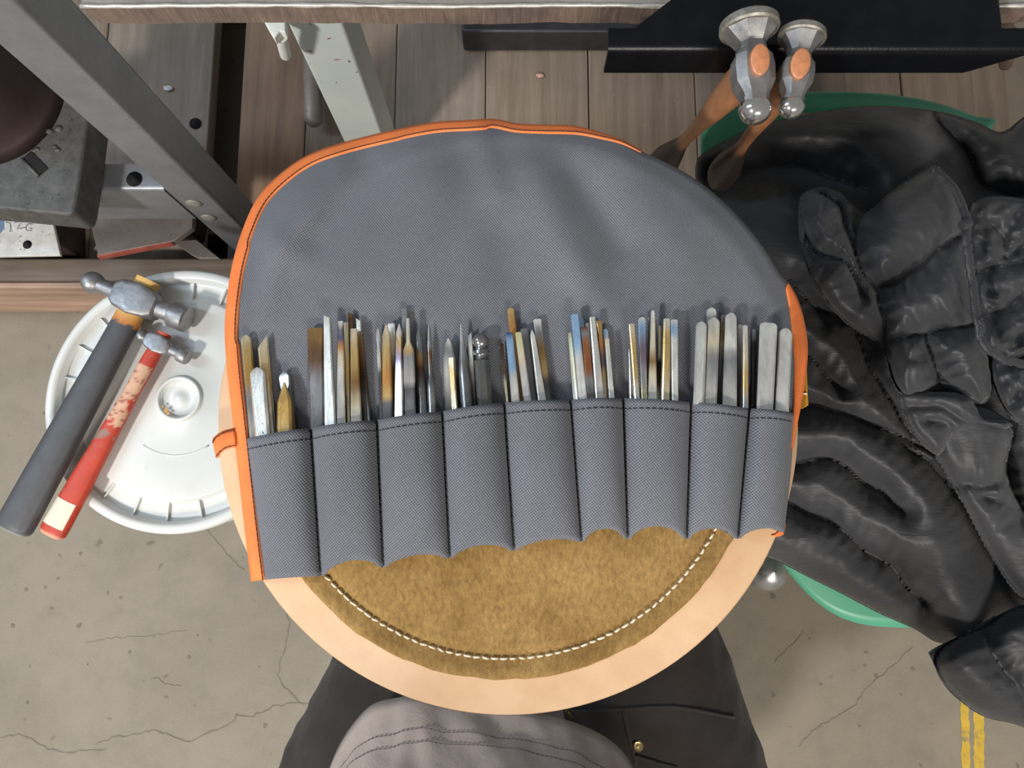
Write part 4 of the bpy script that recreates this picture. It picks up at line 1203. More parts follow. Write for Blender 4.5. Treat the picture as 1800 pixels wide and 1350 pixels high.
ball_peen('ball_peen_hammer', 'large ball-peen hammer with dark grey painted handle on bucket lid', (146, 490), (331, 563), (22, 932), (243, 527), LZ + 0.0135, bigR,
          ([.0142, .0146, .0150, .0154, .0162, .0182, .0200, .0209, .0206, .0182], [.0100, .0100, .0105, .0110, .0112, .0115, .0125, .0130, .0126, .0105]), col_big, 'ball-peen hammers on the bucket lid')
ball_peen('ball_peen_hammer', 'small ball-peen hammer with chipped red handle on bucket lid', (241, 586), (331, 630), (90, 941), (279, 605), LZ + 0.0098, 0.0084,
          ([.0075, .0078, .0085, .0092, .0088, .0105, .0135, .0150, .0148, .0125], [.0065, .0066, .0070, .0074, .0072, .0080, .0090, .0094, .0092, .0075]), col_red, 'ball-peen hammers on the bucket lid', sticker=(0.835, 0.955))

# ================================================================ black tray and hanging chasing hammers
tray = empty('black_steel_tray', unproj(1450, 60, TZ), 'black painted folded steel tray with front lip on the bench edge', 'tray')
TT = 0.77
def tray_parts():
    fl = unproj(1075, 88, TT); fr = unproj(1769, 104, TT); bl = unproj(1190, 0, TT)
    yf = 0.302
    d = (bl - fl); k = (0.52 - fl.y) / d.y
    P = [(fl.x, yf), (fr.x, yf), (fr.x, 0.62), (fl.x + d.x * k, 0.62 if False else fl.y + d.y * k)]
    P = [(fl.x, yf), (fr.x, yf), (fr.x, 0.45), (fl.x + (0.45 - yf) * d.x / d.y, 0.45)]
    # only the part on the bench rests on it; folded sheet: top skin
    n = 4
    v = [(x, y, TT) for x, y in P] + [(x, y, TT - 0.003) for x, y in P]
    f = [(0, 1, 2, 3), (4, 7, 6, 5)] + [(i, (i + 1) % 4, 4 + (i + 1) % 4, 4 + i) for i in range(4)]
    top = mk('top_sheet', v, f, M['black_paint'], tray, smooth=True, sharp=35); bevel(top, 0.0012)
    # rounded fold and lip
    r = 0.007
    prof = [(yf + 0.012, TT + 0.0003)]
    for k in range(8):
        a = math.pi / 2 + k * math.pi / 14
        prof.append((yf - 0.004 + r + r * math.cos(a) - r * 0.0, TT + 0.0003 - r + r * math.sin(a)))
    zb = TT - 0.027
    prof += [(yf - 0.004, zb), (yf - 0.001, zb), (yf - 0.001, TT - 0.006), (yf + 0.012, TT - 0.0032)]
    xl, xr = fl.x - 0.002, fr.x + 0.018
    ringsL = []
    for x, cut in ((xl, 0), (fr.x - 0.012, 0), (xr, 1)):
        ringsL.append([(x, y, (z if not cut else max(z, TT - 0.006))) for y, z in prof])
    v, f = ringloft(ringsL)
    o = mk('front_lip', v, f, M['black_paint'], tray, sharp=40)
    # back wall that carries the sheet on the bench plate
    box('support_flange', (fl.x + (0.36 - yf) * d.x / d.y + 0.02, 0.36, TZ + 0.0002), (fr.x - 0.004, 0.372, TT - 0.003), M['black_paint'], tray, 0.0008)
    box('support_flange', (P[3][0] + 0.004, 0.436, TZ + 0.0002), (fr.x - 0.004, 0.448, TT - 0.003), M['black_paint'], tray, 0.0008)
tray_parts()

def chasing_hammer(label, face, tail, eye, zc, scale, neck_px, neck_z, ball_sq):
    A, B = unproj(*face, zc), unproj(*tail, zc - 0.004)
    ax = (B - A); L = ax.length; ax.normalize()
    s = Vector((0, 0, 1)).cross(ax).normalized(); u = ax.cross(s)
    if u.z < 0: u = -u
    E0 = unproj(*eye, zc + 0.013 * scale)
    root = empty('chasing_hammer', E0, label, 'hammer', 'chasing hammers hung on the black tray')
    k = scale
    te = (E0 - A).dot(ax)
    # face and flare: round
    pr = [(0.0, .0145 * k, .0145 * k), (0.0008, .0172 * k, .0172 * k), (0.002, .0186 * k, .0186 * k), (0.0065 * k, .0190 * k, .0190 * k), (0.0078 * k, .0180 * k, .0178 * k)]
    v, f = ringloft(loft_axis(A, ax, s, u, pr, 28)); mk('face', v, f, M['rim_steel'], root, sharp=35)
    e = 3.4
    pr = [(0.0075 * k, .0172 * k, .0172 * k, 2.0), (0.013 * k, .0125 * k, .0135 * k, 2.4), (te - 0.0175 * k, .0082 * k, .0098 * k, e), (te - 0.013 * k, .0088 * k, .0104 * k, e), (te - 0.009 * k, .0122 * k, .0118 * k, 3.0), (te - 0.002 * k, .0132 * k, .0122 * k, 3.0), (te + 0.008 * k, .0128 * k, .0118 * k, 3.0), (te + 0.016 * k, .0086 * k, .0104 * k, e),
          (te + 0.023 * k, .0070 * k, .0086 * k, e), (te + 0.029 * k, .0072 * k, .0082 * k, e), (L - 0.016 * k, .0084 * k, .0086 * k, e), (L - 0.0145 * k, .0084 * k, .0086 * k, 2.4)]
    v, f = ringloft(loft_axis(A, ax, s, u, pr, 8)); mk('head', v, f, M['forged'], root, sharp=16)
    r = 0.0098 * k
    pr = []
    c = L - r
    for i in range(11):
        a = -1.0 + (math.pi / 2 + 1.0 - 0.06) * i / 10
        pr.append((c + r * math.sin(a) * (1.0 if a > 0 else 0.9), r * math.cos(a) * 1.06, r * math.cos(a)))
    v, f = ringloft(loft_axis(A, ax, s, u, pr, 24)); mk('peen', v, f, M['polished'], root, sharp=50)
    # handle: from the end grain above the eye down through a thin neck to a dark bulb
    Q = unproj(*neck_px, neck_z)
    hd = (Q - E0).normalized(); NL = (Q - E0).length
    hs = hd.cross(ax).normalized(); hf = hs.cross(hd).normalized()
    rings = []; vc = []; n = 16
    st = [(-0.0012, .0052, .0085), (-0.0006, .0060, .0095), (0.026 * k, .0062, .0100), (0.032 * k, .0085, .0125), (0.05 * k, .0090, .0130), (NL * 0.48, .0078, .0108), (NL * 0.8, .0052, .0068), (NL, .0047, .0060), (NL * 1.12, .0060, .0072), (NL * 1.3, .0105, .0120), (NL * 1.48, .0145, .0165), (NL * 1.62, .0150, .0170), (NL * 1.72, .0120, .0135), (NL * 1.76, .0060, .0070)]
    st2 = []
    for a, b in zip(st[:-1], st[1:]):
        for j in range(4):
            q = j / 4; st2.append(tuple(a[i] + (b[i] - a[i]) * q for i in range(3)))
    st2.append(st[-1])
    for (t, ws, wf) in st2:
        p = E0 + hd * t
        rings.append([p + hs * math.cos(2 * math.pi * i / n) * ws + hf * math.sin(2 * math.pi * i / n) * wf for i in range(n)])
        if t < 0.001: cc = lin((180, 118, 80))
        else:
            q = min(1, max(0, (t / NL - 0.98) / 0.16)); q = q * q * (3 - 2 * q)
            a0, a1 = lin((150, 100, 66)), lin((48, 37, 33)); cc = tuple(a0[i] + (a1[i] - a0[i]) * q for i in range(3))
        vc += [cc] * n
    v, f = ringloft(rings); mk('handle', v, f, M['wood_attr'], root, True, vc, sharp=50)
    return root
chasing_hammer('larger chasing hammer hung by its broad round face on the black tray', (1316, 36), (1329, 218), (1336, 105), 0.795, 1.0, (1207, 243), 0.615, False)
chasing_hammer('smaller chasing hammer with polished ball peen hung beside the larger one', (1411, 54), (1388, 208), (1407, 112), 0.793, 0.80, (1308, 252), 0.635, True)
# ================================================================ mint chair under the jacket
def proj(p):
    q = Vector(p) - CAM
    dz = -(q.z * math.cos(TILT)) + q.y * math.sin(TILT)
    up = q.y * math.cos(TILT) + q.z * math.sin(TILT)
    return 900 + F_PX * q.x / dz, 675 - F_PX * up / dz
BCH = Vector((0.392, 0.446, 0)); FWD = Vector((0.215, -0.9766, 0)); LAT = Vector((1.0, 0.0, 0))
CC = BCH + FWD * 0.30
chair = empty('plastic_chair', (CC.x, CC.y, 0), 'mint green moulded plastic chair buried under the black jacket', 'chair')
def shell():
    ns, nt = 48, 60
    pts = []
    for j in range(nt + 1):
        t = j / nt                       # 0 front edge of the seat, 1 top of the back
        if t < 0.70:
            y = 0.612 - t / 0.70 * 0.512; z = 0.358 - 0.012 * math.sin(math.pi * t / 0.70)
        else:
            q = (t - 0.70) / 0.30
            y = 0.10 * max(0.0, 1 - q) ** 1.3; z = 0.358 + 0.112 * q ** 1.3
        for i in range(ns + 1):
            s = -1 + 2 * i / ns
            yy, z2 = y, z
            if t < 0.42: yy = y - 0.085 * abs(s) ** 6 * (1 - t / 0.42)      # rounded front corners
            if t > 0.72:
                q = (t - 0.72) / 0.28
                z2 = z - 0.035 * abs(s + 0.25) ** 2.2 * q; yy = y + 0.008 * abs(s) ** 2.6 * q
            lip = 0.012 * max(0, abs(s) - 0.86) / 0.14
            p = BCH + FWD * yy + LAT * ((0.176 + 0.018 * max(0, 1 - t / 0.5)) * s)
            pts.append((p.x, p.y, z2 + lip * (0 if t < 0.1 else 1) - 0.010 * max(0, 0.06 - t) / 0.06))
    f = []
    for j in range(nt):
        for i in range(ns):
            a = j * (ns + 1) + i
            sx = -1 + 2 * (i + .5) / ns
            if 0.85 < (j + .5) / nt < 0.95 and -0.42 < sx < -0.10: continue     # grab slot in the back
            f.append((a, a + 1, a + ns + 2, a + ns + 1))
    o = mk('shell', pts, f, M['mint'], chair)
    m = o.modifiers.new('shell', 'SOLIDIFY'); m.thickness = 0.004; m.offset = -1
shell()
for sx, sy in ((-1, -1), (1, -1), (-1, 1), (1, 1)):
    a = BCH + FWD * (0.33 + 0.12 * sy) + LAT * 0.12 * sx + Vector((0, 0, 0.335)); b = BCH + FWD * (0.345 + 0.17 * sy) + LAT * 0.15 * sx
    v, f = tube([a, a.lerp(b, .5), b], 0.011, 12); mk('leg', v, f, M['chrome'], chair, sharp=50)

# polished dome beside the chair
dc = unproj(1350, 1002, 0.26)
dome = empty('dome_stake', (dc.x, dc.y, 0), 'polished steel dome stake standing beside the mint chair', 'stake')
v, f = lathe([(0.192, 0.0), (0.192, 0.013), (0.210, 0.020), (0.228, 0.0255), (0.245, 0.0275), (0.260, 0.0262), (0.272, 0.021), (0.280, 0.012), (0.283, 0.0)], (dc.x, dc.y, 0), seg=40, cap=False)
mk('dome', v, f, M['satin'], dome)
v, f = lathe([(0.0, 0.0), (0.0, 0.035), (0.006, 0.035), (0.012, 0.014), (0.20, 0.012), (0.20, 0.0)], (dc.x, dc.y, 0), seg=32, cap=False)
mk('post', v, f, M['dark_iron'], dome, sharp=40)

# ================================================================ black puffer jacket
jk = unproj(1600, 600, 0.40)
jacket = empty('puffer_jacket', (jk.x, jk.y, 0.365), 'crumpled black quilted puffer jacket thrown over the mint chair', 'jacket')
def nz(X, Y, sx, sy, ang, seed):
    c, s = math.cos(ang), math.sin(ang)
    out = np.empty(X.shape)
    U = (X * c + Y * s) * sx; V = (-X * s + Y * c) * sy
    it = np.nditer([U, V, out], op_flags=[['readonly'], ['readonly'], ['writeonly']])
    for a, b, o in it: o[...] = noise.noise(Vector((float(a), float(b), seed)))
    return out
def puff(name, outline, zfun, seams, parent, mat, step=5, puff_h=0.022, k=26, edge=42, edge_drop=0.045, wr=0.004, ridges=(), seed=1.0, bottom=0.03, crumple=0.0, zmin=None):
    O = [(p.x, p.y) for p in catmull(outline, 5, True)]
    xs = [p[0] for p in O]; ys = [p[1] for p in O]
    gx = np.arange(min(xs) - step, max(xs) + 2 * step, step); gy = np.arange(min(ys) - step, max(ys) + 2 * step, step)
    X, Y = np.meshgrid(gx, gy)
    ins = inside(X, Y, O)
    osegs = poly_segs(O, True)
    d0_, _ = seg_dist(X, Y, osegs)
    ins &= ~(d0_ < 0.55 * step)
    # cells with any inside corner
    H, W = X.shape
    cell = ins[:-1, :-1] | ins[1:, :-1] | ins[:-1, 1:] | ins[1:, 1:]
    used = np.zeros(X.shape, bool)
    used[:-1, :-1] |= cell; used[1:, :-1] |= cell; used[:-1, 1:] |= cell; used[1:, 1:] |= cell
    PX, PY = X.copy(), Y.copy()
    out_idx = np.argwhere(used & ~ins)
    A = np.array(osegs)
    for (r, c) in out_idx:
        x, y = X[r, c], Y[r, c]
        dx = A[:, 2] - A[:, 0]; dy = A[:, 3] - A[:, 1]; L2 = dx * dx + dy * dy + 1e-9
        t = np.clip(((x - A[:, 0]) * dx + (y - A[:, 1]) * dy) / L2, 0, 1)
        qx = A[:, 0] + t * dx; qy = A[:, 1] + t * dy
        m = np.argmin((qx - x) ** 2 + (qy - y) ** 2)
        PX[r, c], PY[r, c] = qx[m], qy[m]
    de, _ = seg_dist(PX, PY, osegs); de = np.where(ins, de, 0.0)
    z0 = zfun(PX, PY)
    wob = nz(PX, PY, 0.02, 0.02, 0.0, seed + 7) * 9
    wob2 = nz(PX, PY, 0.02, 0.02, 0.5, seed + 17) * 9
    sg = []
    for s_ in seams: sg += poly_segs([(p.x, p.y) for p in catmull(s_, 5)])
    z = z0.copy()
    if sg:
        d, al = seg_dist(PX + wob, PY + wob2, sg)
        z += puff_h * np.sqrt(np.maximum(0, 1 - (1 - np.minimum(d / (2.4 * k), 1)) ** 2)) - puff_h
        # gathers running out of each seam
        gat = np.sin(al * 0.24 + 5 * nz(PX, PY, .012, .012, 0, seed + 3)) * (0.4 + 1.2 * np.abs(nz(PX, PY, .02, .02, 0.3, seed + 4)))
        z += wr * np.exp(-d / 30.0) * gat * np.minimum(1, (d / 14.0) ** 1.5)
    e = np.clip(1 - de / edge, 0, 1)
    z -= edge_drop * (1 - np.sqrt(np.maximum(0, 1 - e ** 2)))
    for (x0, y0, x1, y1, hw, h) in ridges:
        d, _ = seg_dist(PX + wob, PY + wob2, poly_segs([(x0, y0), (x1, y1)])); z += h * np.exp(-(d / hw) ** 2)
    z += 0.004 * nz(PX, PY, 0.006, 0.012, 0.6, seed) + 0.0016 * nz(PX, PY, 0.014, 0.034, 0.9, seed + 1) + 0.0007 * nz(PX, PY, 0.02, 0.08, 0.4, seed + 2)
    if crumple:
        n1 = nz(PX, PY, 0.012, 0.035, -0.5, seed + 5); n2 = nz(PX, PY, 0.03, 0.05, 0.7, seed + 6)
        z += (crumple * (1 - 2 * np.abs(n1)) + 0.5 * crumple * (1 - 2 * np.abs(n2)) - crumple) * np.minimum(1, de / 26.0)
    if zmin is not None: z = np.maximum(z, zmin)
    for _ in range(1):
        zp = np.pad(z, 1, mode='edge')
        z = 0.5 * z + 0.125 * (zp[:-2, 1:-1] + zp[2:, 1:-1] + zp[1:-1, :-2] + zp[1:-1, 2:])
    P = unproj_np(PX, PY, z)
    idx = -np.ones(X.shape, int); verts = []
    for r, c in np.argwhere(used):
        idx[r, c] = len(verts); verts.append(Vector(P[r, c]))
    faces = [(idx[r, c], idx[r, c + 1], idx[r + 1, c + 1], idx[r + 1, c]) for r, c in np.argwhere(cell)]
    nv = len(verts)
    # underside: same plan, flat and lower, sharing the rim
    bot = {}
    vb = []
    rim = {}
    for r, c in np.argwhere(used):
        if ins[r, c]:
            bot[idx[r, c]] = nv + len(vb)
            p = verts[idx[r, c]]
            dn = min(1.0, de[r, c] / 40.0)
            zb = P[r, c][2] - max(0.004, bottom * dn)
            vb.append(Vector((p.x, p.y, zb)))
        else: bot[idx[r, c]] = idx[r, c]
    faces += [tuple(bot[i] for i in reversed(q)) for q in faces[:] if len(set(bot[i] for i in q)) > 2 and any(bot[i] != i for i in q)]
    o = mk(name, verts + vb, faces, mat, parent)
    return o
def zlin(stops):
    ys = [s[0] for s in stops]; zs = [s[1] for s in stops]
    return lambda X, Y: np.interp(Y, ys, zs)
body_out = [(1222, 296), (1250, 260), (1330, 222), (1400, 205), (1520, 186), (1640, 194), (1715, 214), (1760, 232), (1800, 205), (1860, 170), (1920, 300), (1930, 700), (1920, 1000), (1830, 1078), (1765, 1078), (1738, 1092), (1700, 1126), (1650, 1130), (1608, 1106), (1545, 1078), (1480, 1044), (1420, 1014), (1370, 988), (1318, 962), (1275, 880), (1290, 700), (1280, 520), (1240, 390)]
body_seams = [
    [(1262, 300), (1340, 285), (1430, 300), (1520, 330)],
    [(1383, 491), (1440, 545), (1494, 571), (1550, 680), (1605, 767)],
    [(1395, 718), (1450, 716), (1534, 749), (1641, 793)],
    [(1375, 822), (1430, 808), (1472, 815), (1539, 860), (1590, 900)],
    [(1360, 880), (1430, 905), (1500, 950), (1570, 1000), (1620, 1060)],
    [(1560, 767), (1627, 811), (1693, 887), (1773, 1033), (1800, 1069)],
    [(1320, 560), (1370, 600), (1420, 629), (1480, 690)],
    [(1640, 200), (1700, 270), (1740, 330), (1800, 350)],
    [(1760, 760), (1772, 840), (1790, 930), (1830, 1010)]]
zb_ = zlin([(150, .545), (240, .545), (330, .55), (500, .555), (800, .545), (950, .515), (1060, .470), (1140, .425)])
puff('body', body_out, lambda X, Y: zb_(X, Y) - 0.10 * np.exp(-(((X - 1250) / 90.0) ** 2 + ((Y - 310) / 70.0) ** 2)), body_seams, jacket, M['nylon'],
     puff_h=0.050, k=34, edge=46, edge_drop=0.035, wr=0.0035, seed=2.0, bottom=0.03,
     ridges=[(1400, 640, 1560, 800, 40, .012), (1320, 900, 1560, 1040, 60, .012), (1600, 900, 1700, 1090, 60, .022), (1340, 240, 1600, 235, 30, .01), (1480, 930, 1700, 1080, 16, .004)])
flap_out = [(1648, 735), (1700, 705), (1760, 730), (1782, 760), (1770, 830), (1800, 900), (1850, 960), (1850, 1060), (1795, 1052), (1745, 985), (1700, 900), (1660, 830), (1640, 790)]
puff('front_flap', flap_out, zlin([(700, .60), (850, .585), (1060, .515)]), [[(1689, 848), (1722, 853), (1757, 846)], [(1724, 870), (1760, 880), (1800, 915)]], jacket, M['nylon'], step=5,
     puff_h=0.022, k=24, edge=34, edge_drop=0.04, wr=0.005, seed=5.0, bottom=0.025)
hood_out = [(1700, 372), (1735, 345), (1800, 348), (1900, 360), (1920, 740), (1850, 755), (1780, 738), (1738, 655), (1718, 562), (1702, 470)]
puff('hood', hood_out, zlin([(340, .60), (740, .61)]), [[(1712, 480), (1760, 470), (1830, 455)], [(1735, 560), (1800, 520)], [(1740, 390), (1765, 420), (1770, 450), (1800, 430)], [(1730, 640), (1780, 625), (1840, 640)]], jacket, M['nylon'], step=4,
     puff_h=0.020, k=20, edge=28, edge_drop=0.035, wr=0.004, seed=8.0, bottom=0.03, crumple=0.010)
sleeve_out = [(1404, 362), (1414, 338), (1440, 328), (1475, 336), (1518, 372), (1560, 338), (1600, 312), (1638, 292), (1665, 305), (1690, 345), (1703, 395), (1699, 470), (1718, 545), (1738, 630), (1744, 690), (1722, 712), (1690, 694), (1640, 690), (1592, 700), (1568, 668), (1548, 610), (1490, 570), (1440, 515), (1408, 440)]
sleeve_seams = [
    [(1437, 340), (1470, 360), (1486, 400), (1499, 433), (1520, 480), (1543, 509)],
    [(1543, 509), (1583, 491), (1619, 464), (1650, 440), (1690, 418)],
    [(1412, 420), (1450, 450), (1490, 470), (1520, 520)],
    [(1518, 372), (1505, 400), (1499, 430)],
    [(1560, 600), (1637, 582), (1680, 578), (1715, 568)],
    [(1546, 515), (1552, 560), (1560, 610)],
    [(1625, 590), (1640, 640), (1670, 690)]]
puff('sleeve', sleeve_out, zlin([(290, .625), (450, .640), (700, .625)]), sleeve_seams, jacket, M['nylon'], step=4, puff_h=0.050, k=32, edge=48, edge_drop=0.045, wr=0.007, seed=11.0, bottom=0.035,
     ridges=[(1600, 600, 1625, 690, 9, .006), (1655, 520, 1668, 560, 10, .004), (1590, 640, 1600, 690, 7, .005)])
fold_out = [(1580, 690), (1640, 686), (1700, 694), (1730, 730), (1778, 740), (1770, 756), (1720, 752), (1680, 770), (1655, 800), (1630, 790), (1600, 752)]
puff('cuff_fold', fold_out, zlin([(680, .615), (800, .60)]), [[(1600, 715), (1650, 712), (1690, 735), (1720, 742)], [(1630, 740), (1660, 745), (1670, 770)]], jacket, M['nylon'], step=4, puff_h=0.012, k=14, edge=20, edge_drop=0.03, wr=0.003, seed=14.0, bottom=0.02)
cuff_out = [(1642, 1165), (1655, 1138), (1690, 1116), (1735, 1098), (1765, 1076), (1810, 1060), (1900, 1050), (1920, 1290), (1830, 1286), (1780, 1272), (1730, 1260), (1692, 1236), (1660, 1205)]
puff('sleeve_end', cuff_out, zlin([(1060, .515), (1180, .50), (1290, .465)]), [[(1732, 1106), (1742, 1140), (1758, 1175), (1782, 1200), (1800, 1240)]], jacket, M['nylon'], step=5, puff_h=0.022, k=22, edge=56, edge_drop=0.06, wr=0.006, seed=17.0, bottom=0.05,
     ridges=[(1760, 1195, 1800, 1215, 7, .006), (1690, 1230, 1780, 1262, 7, .003)])
# corded trim along the collar and a small drawcord toggle
def trim(pts, r, name):
    P = catmull([tuple(unproj(x, y, z)) for x, y, z in pts], 6)
    P = [p + Vector((noise.noise(Vector((i * .7, 1, 0))), noise.noise(Vector((i * .7, 5, 0))), 0)) * 0.0025 for i, p in enumerate(P)]
    v, f = tube(P, r, 8, 0.6); mk(name, v, f, M['nylon_trim'], jacket)
trim([(1640, 296, .63), (1672, 325, .637), (1692, 362, .64), (1699, 392, .642), (1699, 420, .643), (1703, 455, .643), (1708, 490, .64), (1712, 520, .64), (1716, 550, .64), (1722, 585, .638), (1732, 560 + 50, .636), (1748, 620, .632), (1765, 632, .628), (1800, 640, .622)], 0.0038, 'collar_trim')
trim([(1722, 560, .648), (1726, 575, .648), (1724, 590, .647)], 0.0022, 'zip_pull')
tc = unproj(1697, 394, 0.648)
v, f = lathe([(-0.004, 0.0), (-0.004, 0.004), (0.004, 0.004), (0.004, 0.0)], tc, Vector((1, 0.4, 0)), 12, cap=False); mk('cord_toggle', v, f, M['nylon_trim'], jacket, sharp=40)

# ================================================================ seated person: trousers and shirt front
person = empty('person', (0, -0.30, 0), 'seated person in black work trousers and grey T-shirt, knees under the stool', 'person')
def capsule_loft(path, radii, n=20):
    rings = []
    P = [Vector(p) for p in path]
    for i, p in enumerate(P):
        d = P[min(i + 1, len(P) - 1)] - P[max(i - 1, 0)]
        d, s, u = frame_for(d)
        r = radii[i]
        rs, ru = r if isinstance(r, tuple) else (r, r)
        rings.append([p + s * math.cos(2 * math.pi * k / n) * rs + u * math.sin(2 * math.pi * k / n) * ru for k in range(n)])
    return ringloft(rings)
def trousers():
    geos = []
    hipz = 0.485
    for sgn, hip, knee in ((-1, unproj(640, 1420, hipz), unproj(800, 1010, 0.50)), (1, unproj(1190, 1420, hipz), unproj(1075, 960, 0.50))):
        kd = (knee - hip)
        path = [hip - kd * 0.12, hip, hip + kd * 0.25, hip + kd * 0.5, hip + kd * 0.75, hip + kd * 0.95, hip + kd * 1.03]
        geos.append(capsule_loft(path, [(.088, .075), (.092, .082), (.089, .080), (.083, .076), (.074, .070), (.066, .066), (.040, .045)]))
        ank = Vector((sgn * 0.225, knee.y - 0.06, 0.09))
        geos.append(capsule_loft([knee + Vector((0, 0.01, 0.03)), knee + Vector((0, 0.005, -0.05)), knee.lerp(ank, 0.4), knee.lerp(ank, 0.75), ank], [.050, .062, .060, .052, .050]))
        shoe(ank, sgn)
    v, f = capsule_loft([(-0.13, -0.37, .52), (-0.06, -0.38, .53), (0.08, -0.38, .53), (0.16, -0.37, .52)], [.09, .115, .115, .09]); geos.append((v, f))
    v, f = join_geo(*geos)
    o = mk('trousers', v, f, M['trousers'], person)
    m = o.modifiers.new('weld', 'REMESH'); m.mode = 'VOXEL'; m.voxel_size = 0.007; m.use_smooth_shade = True
    m = o.modifiers.new('soft', 'SMOOTH'); m.iterations = 10; m.factor = 0.6
    tx = bpy.data.textures.new('trouser_folds', 'CLOUDS'); tx.noise_scale = 0.055; tx.noise_depth = 2
    m = o.modifiers.new('folds', 'DISPLACE'); m.texture = tx; m.strength = 0.012; m.mid_level = 0.5; m.texture_coords = 'LOCAL'
    return o
def shoe(a, sgn):
    prof = [(-0.075, .030, .022), (-0.06, .038, .036), (-0.02, .042, .050), (0.03, .043, .045), (0.09, .046, .034), (0.14, .042, .028), (0.172, .026, .020)]
    c = Vector((a.x, a.y, 0.0)); ax = Vector((0.12 * sgn, 1, 0)).normalized(); s = Vector((ax.y, -ax.x, 0)); u = Vector((0, 0, 1))
    rings = []
    for (t, rs, ru) in prof:
        rings.append([c + ax * t + s * math.cos(2 * math.pi * k / 20) * rs + u * (ru + 0.001 + ru * math.sin(2 * math.pi * k / 20)) for k in range(20)])
    v, f = ringloft(rings); mk('shoe', v, f, M['boot'], person)
trous = trousers()
sitting = empty('work_stool', (0.0, -0.40, 0), 'black round work stool carrying the seated person', 'stool')
v, f = lathe([(0.365, 0.0), (0.365, 0.150), (0.372, 0.160), (0.395, 0.162), (0.405, 0.150), (0.407, 0.0)], (0.0, -0.40, 0), seg=48, cap=False); mk('seat', v, f, M['black_beam'], sitting, sharp=50)
v, f = lathe([(0.0, 0.0), (0.0, 0.17), (0.012, 0.165), (0.03, 0.03), (0.366, 0.026), (0.366, 0.0)], (0.0, -0.40, 0), seg=32, cap=False); mk('pedestal', v, f, M['dark_iron'], sitting, sharp=40)
bpy.context.view_layer.update()
_dg = bpy.context.evaluated_depsgraph_get()
def hit_px(obj, px, py):
    # point on an object's surface along a pixel's sight line
    ev = obj.evaluated_get(_dg); inv = ev.matrix_world.inverted()
    d = (unproj(px, py, 0.0) - CAM).normalized()
    ok, loc, nor, _ = ev.ray_cast(inv @ CAM, inv.to_3x3() @ d)
    return (ev.matrix_world @ loc, (ev.matrix_world.to_3x3() @ nor).normalized()) if ok else (None, None)
for (x, y) in ((1122, 1311), (1000, 1256)):
    c, n_ = hit_px(trous, x, y)
    if c is None: continue
    v, f = lathe([(-0.001, 0.0045), (0.0008, 0.0045), (0.0014, 0.0036), (0.0010, 0.0022), (0.0016, 0.0)], c, n_, 18, cap=False)
    mk('snap_button', v, f, M['brass'], trous, sharp=40)
for line in ([(985, 1246), (1040, 1247), (1096, 1246), (1150, 1242), (1200, 1244), (1290, 1262)], [(1096, 1248), (1103, 1285), (1113, 1322), (1118, 1345)], [(1117, 1328), (1150, 1338), (1190, 1349)]):
    pts = []
    for q in catmull(line, 6):
        c, n_ = hit_px(trous, q.x, q.y)
        if c is not None: pts.append(c + n_ * 0.0006)
    if len(pts) > 3:
        v, f = tube(pts, 0.0016, 6, 0.6); mk('pocket_edge', v, f, M['trousers'], trous)
jb = [o for o in jacket.children if o.name.startswith('body')][0]
for st_ in ([(1705, 266), (1708, 270), (1712, 267)], [(1705, 276), (1709, 273), (1713, 276), (1709, 280), (1705, 276)], [(1706, 285), (1713, 283)], [(1707, 292), (1710, 296)]):
    pts = []
    for (x, y) in st_:
        c, n_ = hit_px(jb, x, y)
        if c is not None: pts.append(c + n_ * 0.0006)
    if len(pts) > 1:
        v, f = tube(pts, 0.0007, 4, 0.4); mk('logo_print', v, f, M['logo_grey'], jacket)
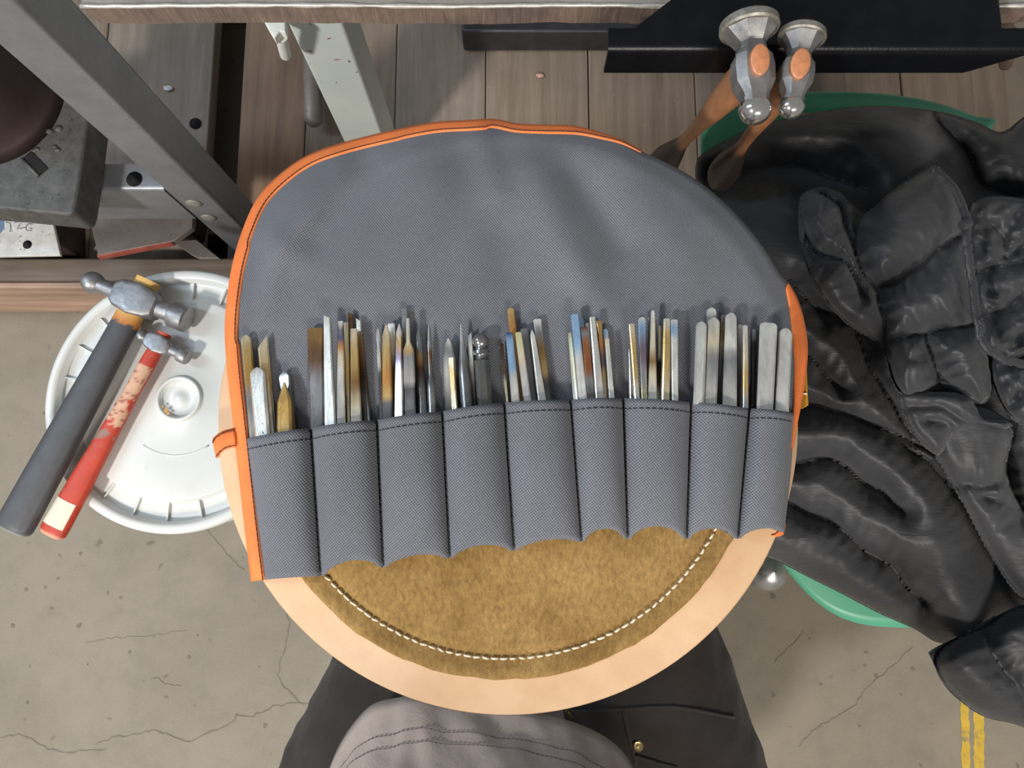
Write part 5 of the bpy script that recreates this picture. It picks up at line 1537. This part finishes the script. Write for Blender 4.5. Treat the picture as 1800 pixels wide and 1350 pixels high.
def tshirt():
    # hem across the lap (px, z), then rows going up and back to the chest
    hem = catmull([(560, 1400, .60), (578, 1352, .605), (596, 1310, .615), (622, 1270, .628), (655, 1238, .640), (700, 1226, .645), (738, 1222, .646), (790, 1234, .645), (850, 1240, .644), (905, 1244, .643), (960, 1256, .641), (1010, 1270, .637), (1055, 1290, .630), (1090, 1316, .620), (1112, 1348, .612), (1125, 1400, .60)], 6)
    H = [unproj(p.x, p.y, p.z) for p in hem]
    n = len(H); v = []; f = []
    rows = 40
    for j in range(rows + 1):
        t = j / rows
        for i, p in enumerate(H):
            a = math.pi * (1.06 - 1.12 * i / (n - 1))
            chest = Vector((-0.008 + 0.165 * math.cos(a), -0.47 + 0.105 * math.sin(a), 0.98))
            belly = Vector((-0.008 + 0.160 * math.cos(a), -0.40 + 0.135 * math.sin(a), 0.72))
            q = (1 - t) ** 2 * p + 2 * t * (1 - t) * belly + t * t * chest
            wv = 0.006 * noise.noise(Vector((i * .09, t * 5, 3))) + 0.004 * noise.noise(Vector((i * .22, t * 9, 8)))
            dir_ = Vector((math.cos(a), math.sin(a), 0.4)).normalized()
            if t < 0.06: wv *= t / 0.06
            v.append(q + dir_ * wv)
        if j:
            for i in range(n - 1): f.append(((j - 1) * n + i, (j - 1) * n + i + 1, j * n + i + 1, j * n + i))
    # close the back
    m0 = len(v)
    for j in range(rows + 1):
        t = j / rows
        a, b = v[j * n], v[j * n + n - 1]
        for k in range(1, 8):
            q = a.lerp(b, k / 8); back = Vector((0, -0.12 * math.sin(math.pi * k / 8), 0)); v.append(q + back)
        if j:
            A = [(j - 1) * n] + [m0 + (j - 1) * 7 + k for k in range(7)] + [(j - 1) * n + n - 1]; B = [j * n] + [m0 + j * 7 + k for k in range(7)] + [j * n + n - 1]
            for k in range(8): f.append((A[k], A[k + 1], B[k + 1], B[k]))
    top = [rows * n + i for i in range(n)] + [m0 + rows * 7 + k for k in reversed(range(7))]
    f.append(tuple(top))
    o = mk('t_shirt', v, f, M['shirt'], person)
    m = o.modifiers.new('cloth', 'SOLIDIFY'); m.thickness = 0.002; m.offset = -1
    for row in (4, 5):
        k = 3.2 if row == 4 else 4.3
        pts = []
        for i in range(4, n - 4):
            j = int(k); fr = k - j
            pts.append(v[j * n + i].lerp(v[(j + 1) * n + i], fr) + Vector((0, 0, 0.0006)))
        stitches(pts, 0.0024, 0.0010, 0.00026, M['thread_brown'], 'hem_stitch', o, 0.0002)
tshirt()
